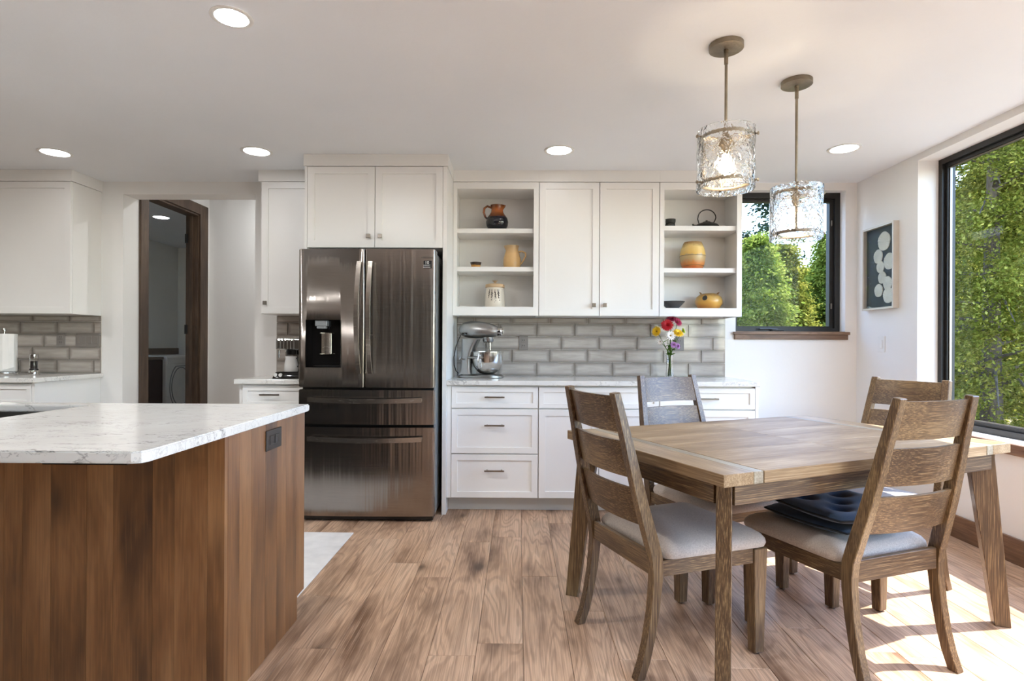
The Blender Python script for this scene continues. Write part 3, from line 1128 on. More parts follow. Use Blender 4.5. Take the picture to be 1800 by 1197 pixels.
def bow_handle(parent, a, b_, axis, fixed, y, w_=0.028, th=0.011, standoff=0.05, side=0.0):
    """flat bar bowed away from the door, standing off on its ends; curve in the horizontal or vertical direction"""
    n = 18
    rings = []
    for i in range(n + 1):
        s = i / n
        u = a + (b_ - a) * s
        k = 1 - (2 * s - 1) ** 2
        yy = y - 0.028 - (standoff - 0.028) * k
        sh = side * k
        if axis == 'z':
            c = (fixed + sh, yy, u)
            rings.append([(c[0] - w_ / 2, c[1], c[2]), (c[0] + w_ / 2, c[1], c[2]), (c[0] + w_ / 2, c[1] + th, c[2]), (c[0] - w_ / 2, c[1] + th, c[2])])
        else:
            c = (u, yy, fixed + sh)
            rings.append([(c[0], c[1], c[2] - w_ / 2), (c[0], c[1], c[2] + w_ / 2), (c[0], c[1] + th, c[2] + w_ / 2), (c[0], c[1] + th, c[2] - w_ / 2)])
    bm = bmesh.new()
    loft(bm, rings)
    bmesh.ops.recalc_face_normals(bm, faces=bm.faces)
    for u in (a, b_):
        d_ = 0.022 if u == a else -0.022
        u0, u1 = sorted((u + d_ * 0.1, u + d_))
        if axis == 'z':
            box(bm, fixed - w_ * 0.32, fixed + w_ * 0.32, y - 0.022, y + 0.010, u0, u1)
        else:
            box(bm, u0, u1, y - 0.022, y + 0.010, fixed - w_ * 0.32, fixed + w_ * 0.32)
    return part('handle', bm, 'handle_steel', parent)


bow_handle(left_door, 0.968, 1.694, 'z', -1.030, FYD, side=-0.014)
bow_handle(right_door, 0.968, 1.694, 'z', -0.958, FYD, side=-0.010)
bow_handle(dr1, -1.362, -0.622, 'x', 0.799, FYD, w_=0.030, side=-0.008)
bow_handle(dr2, -1.362, -0.622, 'x', 0.546, FYD, w_=0.030, side=-0.008)
# dispenser
part('dispenser_trim', frame_xz(bmesh.new(), -1.3825, -1.1555, 1.0055, 1.3165, FYD - 0.004, FYD + 0.051, 0.003, 0.003, 0.003, 0.003), 'black_gloss', left_door)
part('dispenser_niche', Box(-1.379, -1.159, FYD + 0.046, FYD + 0.051, 1.009, 1.313), 'black_gloss', left_door)
bm = Box(-1.325, -1.245, FYD + 0.004, FYD + 0.0455, 1.275, 1.312, 0.004, 2)
box(bm, -1.315, -1.255, FYD + 0.008, FYD + 0.04, 1.258, 1.275, 0.004, 2)
part('nozzle', bm, 'fridge_side', left_door)
part('paddle', bow_panel(-1.290, -1.222, 1.092, 1.232, FYD + 0.018, 0.010, 0.008, rad=0.004), 'handle_steel', left_door, True)
part('drip_tray', Box(-1.335, -1.162, FYD + 0.006, FYD + 0.0455, 1.0095, 1.018, 0.002), 'black_plastic', left_door)


def text_mesh(body, size, loc, mat, parent, name='lettering', align='CENTER', spacing=1.0, axis='front', thick=0.0004):
    cu = bpy.data.curves.new(name, 'FONT')
    cu.body = body
    cu.size = size
    cu.align_x = align
    cu.align_y = 'CENTER'
    cu.space_character = spacing
    cu.extrude = thick / 2
    cu.resolution_u = 2
    tmp = bpy.data.objects.new('tmp', cu)
    COL.objects.link(tmp)
    bpy.context.view_layer.update()
    me = bpy.data.meshes.new_from_object(tmp.evaluated_get(bpy.context.evaluated_depsgraph_get()))
    bpy.data.objects.remove(tmp, do_unlink=True)
    me.materials.clear()
    me.materials.append(M[mat])
    o = bpy.data.objects.new(name, me)
    COL.objects.link(o)
    o.parent = parent
    o.location = Vector(loc) - ORI[parent]
    if axis == 'front':
        o.rotation_euler = (pi / 2, 0, 0)
    return o


ybd = FYD + 0.012 - 0.012 * (1 - ((-0.602 - cxm) / hfm) ** 2)
text_mesh('SAMSUNG', 0.0165, (-0.600, ybd - 0.0012, 1.7235), 'print_grey', right_door, spacing=1.25)
stk = part('sticker', Box(-0.630, -0.566, ybd - 0.0008, ybd + 0.004, 1.654, 1.703), 'sticker_black', right_door, label='small black warranty sticker with white 10')
text_mesh('10', 0.028, (-0.597, ybd - 0.0012, 1.690), 'print_white', stk)
text_mesh('WARRANTY', 0.0085, (-0.598, ybd - 0.0012, 1.6735), 'print_white', stk)
bm = bmesh.new()
for k in range(7):
    box(bm, -0.622 + 0.0068 * k, -0.6165 + 0.0068 * k, ybd - 0.0014, ybd - 0.0009, 1.6595, 1.6630)
part('small_print', bm, 'print_white', stk)

# ================================================================== short run left of the refrigerator
LX0, LX1 = -1.9345, -1.4665
t = thing('base_cabinet', 'narrow white base cabinet with one drawer left of the refrigerator', 'cabinet', ((LX0 + LX1) / 2, 4.2, 0))
base_body(LX0, LX1, t)
drawer(t, LX0 + 0.03, LX1 - 0.001, 0.724, 0.868, 0.045, px=-1.705, pz=0.808)
part('door', shaker(LX0 + 0.03, LX1 - 0.001, 0.108, 0.717, FY), 'cabinet_white', t)
single('worktop', Box(-1.949, LX1, 3.874, D - 0.0005, CZ0, CZ1, 0.003, 2), 'quartz', 'short quartz worktop with the espresso machine left of the refrigerator', 'worktop')
t = thing('wall_cabinet', 'narrow white single-door wall cabinet left of the refrigerator', 'cabinet', ((LX0 + LX1) / 2, 4.37, UZ0))
part('body', Box(-1.932, LX1, UY + 0.0205, D - 0.0005, 1.382, UZ1), 'cabinet_white', t)
d = part('door', shaker(-1.918, LX1 - 0.001, 1.383, UZ1 - 0.001, UY, rail=0.067), 'cabinet_white', t)
knob(d, -1.883, UY, 1.462)
bm = Box(-1.942, LX1 - 0.0055, UY - 0.006, UY + 0.014, UZ1 + 0.002, CEIL - 0.0005)
box(bm, -1.942, -1.924, UY + 0.014, D - 0.0005, UZ1 + 0.002, CEIL - 0.0005)
part('crown_board', bm, 'cabinet_white', t)
backsplash('tile_backsplash', 'small patch of grey tile backsplash behind the espresso machine', -1.931, LX1 - 0.0005, 1.381, 0.11)

# ================================================================== far-left run
LRX = -3.352
t = thing('base_cabinet', 'white base cabinet end with side panel under the paper towels', 'cabinet', (-4.2, 4.2, 0))
part('body', Box(RX0 + 0.001, LRX - 0.02, FY + 0.0205, D - 0.0005, 0.106, CZ0 - 0.0005), 'cabinet_white', t)
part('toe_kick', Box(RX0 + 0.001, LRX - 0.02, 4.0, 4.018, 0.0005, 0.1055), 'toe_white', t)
part('end_panel', Box(LRX - 0.0195, LRX, FY + 0.0005, D - 0.0005, 0.0005, CZ0 - 0.0005), 'cabinet_white', t)
drawer(t, -3.98, LRX - 0.022, 0.724, 0.868, 0.045)
part('door', shaker(-3.98, LRX - 0.022, 0.108, 0.717, FY), 'cabinet_white', t)
drawer(t, -4.62, -3.985, 0.724, 0.868, 0.045)
part('door', shaker(-4.62, -3.985, 0.108, 0.717, FY), 'cabinet_white', t)
single('worktop', Box(RX0 + 0.001, -3.330, 3.874, D - 0.0005, CZ0, CZ1, 0.003, 2), 'quartz', 'quartz worktop at the left with paper towels and pepper mill', 'worktop')
t = thing('wall_cabinet', 'large white shaker wall cabinet at the left with its side panel showing', 'cabinet', (-4.0, 4.37, UZ0))
part('body', Box(-4.60, LRX - 0.012, UY + 0.0205, D - 0.0005, UZ0, UZ1), 'cabinet_white', t)
part('side_panel', Box(LRX - 0.0115, LRX, UY + 0.0205, D - 0.0005, UZ0, UZ1), 'cabinet_white', t)
part('door', shaker(-3.985, LRX - 0.002, UZ0 + 0.001, UZ1 - 0.001, UY, rail=0.067), 'cabinet_white', t)
part('door', shaker(-4.598, -3.989, UZ0 + 0.001, UZ1 - 0.001, UY, rail=0.067), 'cabinet_white', t)
bm = Box(-4.60, LRX + 0.010, UY - 0.006, UY + 0.014, UZ1 + 0.002, CEIL - 0.0005)
box(bm, LRX - 0.008, LRX + 0.010, UY + 0.014, D - 0.0005, UZ1 + 0.002, CEIL - 0.0005)
part('crown_board', bm, 'cabinet_white', t)
backsplash('tile_backsplash', 'dark corner of grey tile backsplash behind the pepper mill', -4.6, -3.345, UZ0 - 0.001, 0.05)
outlet('wall_outlet', 'grey wall outlet on the tiles between pepper mill and switches', 'outlet', -3.663, 1.181, YT, 0.072, 0.112, 'outlet_grey')
outlet('switch_plate', 'wide grey four-gang switch plate on the left tiles', 'switch', -3.449, 1.181, YT, 0.19, 0.112, 'outlet_grey', 'switch', 4)

# ================================================================== island
IX, IY0, IY1, ITOP, ITH = -0.912, 1.372, 2.478, 0.896, 0.030
PXI, PYI, PYE = -0.926, 1.788, 2.462
t = thing('kitchen_island', 'kitchen island clad in knotty stained alder boards, paler on its right side', 'island', (-2.2, 2.1, 0))
bm = bmesh.new()
for xa_, xb_, zt_ in ((-3.6, -2.64, ITOP - ITH - 0.0005), (-2.64, -1.78, 0.62), (-1.78, PXI - 0.0205, ITOP - ITH - 0.0005)):
    box(bm, xa_, xb_, PYI + 0.0205, PYE - 0.085, 0.0005, zt_)
    box(bm, xa_, xb_, PYE - 0.085, PYE - 0.021, 0.10, zt_)
part('body', bm, 'black_plastic', t)
# front boards (face the camera) and end boards (face the dining table)
x = PXI
bw = [0.055, 0.105, 0.07, 0.125, 0.085, 0.115, 0.09, 0.06, 0.12, 0.095, 0.11, 0.08, 0.12, 0.1, 0.09, 0.13, 0.1, 0.11, 0.12, 0.1, 0.12, 0.11, 0.09, 0.13, 0.12]
for i, bwid in enumerate(bw):
    x1 = x
    x0_ = x - bwid
    if x0_ < -3.6:
        break
    part('board', Box(x0_ + 0.0004, x1 - 0.0004, PYI, PYI + 0.02, 0.0005, ITOP - ITH - 0.0008), 'island_alder', t)
    x = x0_
y = PYI + 0.0205
for bwid in [0.075, 0.085, 0.11, 0.10, 0.085, 0.105, 0.09]:
    y1 = min(y + bwid, PYE)
    z0_ = 0.0005 if y1 < PYE - 0.08 else 0.0005
    if y1 >= PYE - 0.001:
        y1 = PYE
    bm = bmesh.new()
    if y1 > PYE - 0.078:
        ya = max(y, PYE - 0.078)
        if y < ya - 0.002:
            prism(bm, [(y + 0.0004, 0.0005), (ya, 0.0005), (ya, 0.098), (y1 - 0.0004, 0.098), (y1 - 0.0004, ITOP - ITH - 0.0008), (y + 0.0004, ITOP - ITH - 0.0008)], 'x', PXI - 0.02, PXI)
        else:
            box(bm, PXI - 0.02, PXI, y + 0.0004, y1 - 0.0004, 0.098, ITOP - ITH - 0.0008)
    else:
        box(bm, PXI - 0.02, PXI, y + 0.0004, y1 - 0.0004, 0.0005, ITOP - ITH - 0.0008)
    part('board', bm, 'island_alder', t)
    y = y1
    if y >= PYE - 0.001:
        break
part('overhang_bracket', Box(-1.20, -0.985, IY0 + 0.05, PYI - 0.0005, ITOP - ITH - 0.0135, ITOP - ITH - 0.0008), 'black_plastic', t)

# island worktop with the sink cut out
SKX, SKY0, SKY1 = -1.815, 1.86, 2.385
bm = bmesh.new()
outer = [(-3.7, IY0), (IX - 0.030, IY0), (IX, IY0 + 0.030), (IX, IY1), (-3.7, IY1)]
z0_, z1_ = ITOP - ITH, ITOP
def quad_ring(bm, z):
    return [bm.verts.new((x, y, z)) for x, y in outer]
hole = [(SKX - 0.78, SKY0), (SKX, SKY0), (SKX, SKY1), (SKX - 0.78, SKY1)]
for z, flip in ((z1_, False), (z0_, True)):
    xs_ = [-3.7, SKX - 0.78, SKX, IX]
    ys_ = [IY0, SKY0, SKY1, IY1]
    for i in range(3):
        for j in range(3):
            if i == 1 and j == 1:
                continue
            q = [(xs_[i], ys_[j]), (xs_[i + 1], ys_[j]), (xs_[i + 1], ys_[j + 1]), (xs_[i], ys_[j + 1])]
            if i == 2 and j == 0:
                q = [(xs_[2], ys_[0]), (IX - 0.028, ys_[0]), (IX - 0.008, ys_[0] + 0.008), (IX, ys_[0] + 0.028), (xs_[3], ys_[1]), (xs_[2], ys_[1])]
            bm.faces.new([bm.verts.new((a, b_, z)) for a, b_ in q])
bmesh.ops.remove_doubles(bm, verts=bm.verts, dist=1e-5)
bot = [e for e in bm.edges if e.is_boundary and abs(e.verts[0].co.z - z0_) < 1e-6]
vt = {(round(v.co.x, 4), round(v.co.y, 4)): v for v in bm.verts if abs(v.co.z - z1_) < 1e-6}
for e in bot:
    a, b_ = e.verts
    bm.faces.new([a, b_, vt[(round(b_.co.x, 4), round(b_.co.y, 4))], vt[(round(a.co.x, 4), round(a.co.y, 4))]])
bmesh.ops.recalc_face_normals(bm, faces=bm.faces)
es = [e for e in bm.edges if len(e.link_faces) == 2 and e.calc_face_angle(0) > 1.2]
bmesh.ops.bevel(bm, geom=es, offset=0.004, segments=2, affect='EDGES')
single('island_worktop', bm, 'quartz', 'large veined white quartz island worktop with a sink cut-out', 'worktop')
bm = bmesh.new()
sx0, sx1, sy0, sy1, szb = SKX - 0.775, SKX - 0.005, SKY0 + 0.005, SKY1 - 0.005, ITOP - ITH - 0.21
rings = []
for hw, hd, z in ((0.400, 0.277, ITOP - ITH - 0.001), (0.385, 0.2625, ITOP - ITH - 0.001), (0.380, 0.2575, szb + 0.03), (0.35, 0.23, szb)):
    rings.append([(SKX - 0.39 + a, (SKY0 + SKY1) / 2 + b_, z) for a, b_ in rrect(hw, hd, 0.03)])
loft(bm, rings, cap0=False, cap1=True)
t2 = thing('sink', 'dark undermount steel sink in the island worktop', 'sink', (SKX - 0.39, (SKY0 + SKY1) / 2, szb))
part('basin', bm, 'sink_steel', t2, True)
bm = bmesh.new()
lathe(bm, [(0.045, 0.0005), (0.045, 0.004), (0.03, 0.003), (0.012, 0.001)], 20, SKX - 0.39, (SKY0 + SKY1) / 2, szb)
part('drain', bm, 'chrome', t2, True)
# outlet on the island end (faces +X)
t = thing('island_outlet', 'black outlet on the alder end of the island', 'outlet', (PXI, 2.137, 0.75))
part('cover_plate', Box(PXI + 0.0003, PXI + 0.006, 2.075, 2.205, 0.763, 0.838, 0.0015), 'outlet_black', t)
for yy in (2.118, 2.162):
    rc = part('receptacle', Box(PXI + 0.0062, PXI + 0.0085, yy - 0.017, yy + 0.017, 0.784, 0.817, 0.001), 'outlet_black', t)
    bm = Box(PXI + 0.0086, PXI + 0.0089, yy - 0.004, yy + 0.006, 0.791, 0.794)
    box(bm, PXI + 0.0086, PXI + 0.0089, yy - 0.004, yy + 0.006, 0.806, 0.809)
    part('slots', bm, 'black_plastic', rc)

# rug between island and refrigerator
bm = Box(-2.9, -1.001, 2.50, 3.467, 0.0005, 0.008, 0.003, 1)
single('rug', bm, 'rug_mat', 'pale patterned runner rug between island and refrigerator', 'rug')

# ================================================================== dining table
TX, TY, TR, TL, TW, TH = 1.140, 2.526, 0.4195, 1.55, 0.99, 0.762
tb = thing('dining_table', 'square brushed-oak dining table with breadboard ends and splayed legs', 'table', (TX, TY, 0), TR, local=True)
EW, TT = 0.168, 0.040
hx, hy = TL / 2, TW / 2
for s in (-1, 1):
    xa, xb = sorted((s * hx, s * (hx - EW + 0.0435)))
    e_ = part('breadboard_end', Box(xa, xb, -hy, hy, TH - TT, TH, 0.0015), 'table_end_oak', tb)
    xa, xb = sorted((s * (hx - EW + 0.043), s * (hx - EW + 0.002)))
    part('inlay_strip', Box(xa, xb, -hy, hy, TH - TT, TH, 0.0015), 'table_strip', e_, label='grey-washed strip along the breadboard end')
for i in range(6):
    a = -hy + i * TW / 6
    b_ = a + TW / 6
    part('plank', Box(-hx + EW + 0.002, -0.0006, a + 0.0004, b_ - 0.0004, TH - TT, TH, 0.001), 'table_top_oak', tb)
    part('plank', Box(0.0006, hx - EW - 0.002, a + 0.0004, b_ - 0.0004, TH - TT, TH, 0.001), 'table_top_oak', tb)
AZ0, AZ1 = 0.652, TH - TT - 0.0005
for s in (-1, 1):
    ya, yb = sorted((s * (hy - 0.030), s * (hy - 0.052)))
    part('apron', Box(-hx + 0.075, hx - 0.075, ya, yb, AZ0, AZ1, 0.001), 'chair_oak_x', tb)
    xa, xb = sorted((s * (hx - 0.030), s * (hx - 0.052)))
    part('apron', Box(xa, xb, -hy + 0.075, hy - 0.075, AZ0, AZ1, 0.001), 'chair_oak_y', tb)
for sx in (-1, 1):
    for sy in (-1, 1):
        bm = bmesh.new()
        # profile along the outward diagonal u (0 at the corner, negative inwards)
        prof = [(-0.002, 0.0005), (-0.057, 0.0005), (-0.152, 0.700), (-0.152, AZ1), (-0.060, AZ1), (-0.060, 0.700)]
        th2 = 0.024
        uo = Vector((sx, sy, 0)).normalized()
        vo_ = Vector((-uo.y, uo.x, 0))
        co = Vector((sx * hx, sy * hy, 0))
        v0 = [bm.verts.new(co + uo * p[0] - vo_ * th2 + Vector((0, 0, p[1]))) for p in prof]
        v1 = [bm.verts.new(co + uo * p[0] + vo_ * th2 + Vector((0, 0, p[1]))) for p in prof]
        bm.faces.new(v0)
        bm.faces.new(v1[::-1])
        for i in range(len(prof)):
            j = (i + 1) % len(prof)
            bm.faces.new([v0[i], v0[j], v1[j], v1[i]])
        bmesh.ops.recalc_face_normals(bm, faces=bm.faces)
        es = [e for e in bm.edges if len(e.link_faces) == 2 and e.calc_face_angle(0) > 0.5]
        bmesh.ops.bevel(bm, geom=es, offset=0.002, segments=1, affect='EDGES')
        part('leg', bm, 'chair_oak_z', tb)

# ================================================================== chairs (local: +x forward, y across, origin under the seat centre)
CW, CF, CT = 0.232, 0.247, 0.191      # half widths: rear feet, front legs, top of the back
T0 = 0.255                            # seat-centre offset: rear foot sits near x = -T0


def make_chair(label):
    c = thing('dining_chair', label, 'chair', (0, 0, 0), 0, 'dining chairs around the table', local=True)
    # rear post: sabre curve, points (t, z) of its rear edge and its depth
    prof = [(-0.023, 0.0), (0.000, 0.06), (0.017, 0.125), (0.035, 0.227), (0.044, 0.33), (0.044, 0.37), (0.038, 0.42), (0.020, 0.486),
            (-0.012, 0.61), (-0.043, 0.752), (-0.058, 0.83), (-0.093, 0.992)]
    dep = [0.036, 0.036, 0.036, 0.038, 0.042, 0.044, 0.047, 0.048, 0.045, 0.040, 0.036, 0.028]
    def yout(z):
        return CW if z < 0.43 else CW + (CT - CW) * (z - 0.43) / 0.562
    def tpost(z):
        for (a, za), (b_, zb) in zip(prof[:-1], prof[1:]):
            if za <= z <= zb:
                return a + (b_ - a) * (z - za) / (zb - za)
        return prof[-1][0]
    for s in (-1, 1):
        bm = bmesh.new()
        rings = []
        for (t_, z), d_ in zip(prof, dep):
            yo, yi = s * yout(z), s * (yout(z) - 0.034)
            zz = z + 0.0005
            rings.append([(t_ - T0, yo, zz), (t_ + d_ - T0, yo, zz + (0.004 if z > 0.9 else 0)), (t_ + d_ - T0, yi, zz + (0.004 if z > 0.9 else 0)), (t_ - T0, yi, zz)])
        loft(bm, rings)
        bmesh.ops.recalc_face_normals(bm, faces=bm.faces)
        es = [e for e in bm.edges if len(e.link_faces) == 2 and e.calc_face_angle(0) > 0.9]
        bmesh.ops.bevel(bm, geom=es, offset=0.0025, segments=1, affect='EDGES')
        part('back_post', bm, 'chair_oak_z', c)
    # slats, curved towards the rear in plan
    for z0, z1 in ((0.522, 0.655), (0.692, 0.823), (0.852, 0.982)):
        bm = bmesh.new()
        n = 14
        rings = []
        for i in range(n + 1):
            s = -1 + 2 * i / n
            ya, yb = s * (yout(z0) - 0.0345), s * (yout(z1) - 0.0345)
            bowd = -0.024 * (1 - s * s)
            xa, xb = tpost(z0) + 0.016 + bowd - T0, tpost(z1) + 0.011 + bowd - T0
            rings.append([(xa, ya, z0), (xa + 0.016, ya, z0), (xb + 0.016, yb, z1), (xb, yb, z1)])
        loft(bm, rings)
        bmesh.ops.recalc_face_normals(bm, faces=bm.faces)
        part('slat', bm, 'chair_oak_y', c)
    # front legs, tapered
    for s in (-1, 1):
        bm = bmesh.new()
        yo, yi = s * CF, s * (CF - 0.052)
        yo2, yi2 = s * (CF - 0.004), s * (CF - 0.044)
        r0 = [(0.492 - T0, yo2, 0.006), (0.535 - T0, yo2, 0.006), (0.535 - T0, yi2, 0.006), (0.492 - T0, yi2, 0.006)]
        r1 = [(0.482 - T0, yo, 0.40), (0.547 - T0, yo, 0.40), (0.547 - T0, yi, 0.40), (0.482 - T0, yi, 0.40)]
        loft(bm, [r0, r1])
        bmesh.ops.recalc_face_normals(bm, faces=bm.faces)
        bmesh.ops.bevel(bm, geom=list(bm.edges), offset=0.003, segments=1, affect='EDGES')
        lg = part('leg', bm, 'chair_oak_z', c)
        bm = bmesh.new()
        lathe(bm, [(0.013, 0.0003), (0.014, 0.0065)], 10, 0.513 - T0, s * (CF - 0.024), 0)
        part('glide', bm, 'rubber', lg)
    # rails
    for s in (-1, 1):
        xa, xb = 0.086 - T0, 0.4815 - T0
        y0, y1 = s * (CW - 0.007), s * (CF - 0.007)
        y2, y3 = s * (CW - 0.029), s * (CF - 0.029)
        bm = bmesh.new()
        loft(bm, [[(xa, y0, 0.347), (xa, y2, 0.347), (xa, y2, 0.402), (xa, y0, 0.402)], [(xb, y1, 0.347), (xb, y3, 0.347), (xb, y3, 0.402), (xb, y1, 0.402)]])
        part('seat_rail', bm, 'chair_oak_x', c)
    part('seat_rail', Box(0.500 - T0, 0.522 - T0, -CF + 0.0525, CF - 0.0525, 0.350, 0.402, 0.001), 'chair_oak_y', c)
    part('seat_rail', Box(0.050 - T0, 0.070 - T0, -CW + 0.0365, CW - 0.0365, 0.350, 0.425, 0.001), 'chair_oak_y', c)
    # upholstered seat, a little wider at the front
    bm = bmesh.new()
    xm, hl = (0.090 + 0.560) / 2 - T0, (0.560 - 0.090) / 2
    rings = []
    for ins, z in ((0.030, 0.4035), (0.004, 0.4045), (0.0, 0.416), (0.002, 0.430), (0.012, 0.444), (0.030, 0.455), (0.062, 0.464), (0.105, 0.470), (0.15, 0.4725)):
        rr = max(0.012, 0.045 - ins * 0.15)
        rings.append([(xm + a, b_ * (1 + 0.035 * a / hl), z) for a, b_ in rrect(hl - ins, 0.243 - ins, rr, 6)])
    loft(bm, rings)
    part('seat', bm, 'linen', c, True)
    return c


def place(c, x, y, ang):
    c.location = (x, y, 0)
    c.rotation_euler = (0, 0, ang)


ch1 = make_chair('oak dining chair at the left end of the table, its back towards the island')
place(ch1, 0.5827, 2.2788, 0.3815)
ch2 = copy_tree(ch1)
ch2['label'] = 'oak dining chair on the far side of the table, before the white cabinets'
place(ch2, 0.9632, 2.8914, -1.1681)
ch3 = copy_tree(ch1)
ch3['label'] = 'oak dining chair at the far right end of the table, nearest the window'
place(ch3, 1.730, 2.8325, 3.5839)
ch4 = copy_tree(ch1)
ch4['label'] = 'oak dining chair in the foreground with navy cushions on its seat'
p4, a4 = Vector((1.2796, 2.224)), 1.9264
f4 = Vector((cos(a4), sin(a4)))
place(ch4, p4.x, p4.y, a4)


def tufted_cushion(label, dx, z0, rot, mat='navy_fabric', h=0.038, half=0.20):
    o = p4 + f4 * dx
    c = thing('seat_cushion', label, 'cushion', (o.x, o.y, z0), a4 + rot, 'navy chair cushions', local=True)
    n = 36
    tufts = [(0, 0), (-0.085, -0.085), (0.085, -0.085), (-0.085, 0.085), (0.085, 0.085)]
    def sq(u, v):
        # square to rounded square
        k = 0.20
        return half * u * (1 - k * v * v * 0.5), half * v * (1 - k * u * u * 0.5)
    bm = bmesh.new()
    top, botv = {}, {}
    for i in range(n + 1):
        for j in range(n + 1):
            u, v = -1 + 2 * i / n, -1 + 2 * j / n
            x_, y_ = sq(u, v)
            e = (1 - abs(u) ** 6) * (1 - abs(v) ** 6)
            z = h * 0.5 + h * 0.55 * max(0, e) ** 0.5
            for tx, ty in tufts:
                d2_ = (x_ - tx) ** 2 + (y_ - ty) ** 2
                z -= 0.6 * h * math.exp(-d2_ / 0.0009)
                z -= 0.22 * h * math.exp(-d2_ / 0.006)
            top[i, j] = bm.verts.new((x_, y_, max(z, 0.010)))
            zb = h * 0.5 - h * 0.5 * max(0, e) ** 0.5
            botv[i, j] = bm.verts.new((x_, y_, zb)) if 0 < i < n and 0 < j < n else top[i, j]
    for i in range(n):
        for j in range(n):
            bm.faces.new([top[i, j], top[i + 1, j], top[i + 1, j + 1], top[i, j + 1]])
            q = [botv[i, j], botv[i, j + 1], botv[i + 1, j + 1], botv[i + 1, j]]
            try:
                bm.faces.new(q)
            except ValueError:
                pass
    part('pad', bm, mat, c, True)
    ring = []
    for u, v in [(-1 + 2 * i / 18, -1) for i in range(18)] + [(1, -1 + 2 * i / 18) for i in range(18)] + [(1 - 2 * i / 18, 1) for i in range(18)] + [(-1, 1 - 2 * i / 18) for i in range(18)]:
        x_, y_ = sq(u, v)
        ring.append((x_, y_, h * 0.5))
    bm = bmesh.new()
    tube(bm, ring, 0.004, 6, closed=True)
    part('piping', bm, 'navy_piping', c, True)
    for tx, ty in tufts:
        bm = bmesh.new()
        z = h * 0.33
        lathe(bm, [(0.001, z), (0.007, z - 0.001), (0.008, z - 0.004), (0.003, z - 0.006)], 10, tx, ty, 0)
        part('button', bm, 'navy_piping', c, True)
    return c


tufted_cushion('lower of two stacked navy tufted cushions on the foreground chair', 0.055, 0.4735, 0.08, h=0.040)
tufted_cushion('upper of two stacked navy tufted cushions on the foreground chair', 0.035, 0.5145, -0.06, h=0.046)

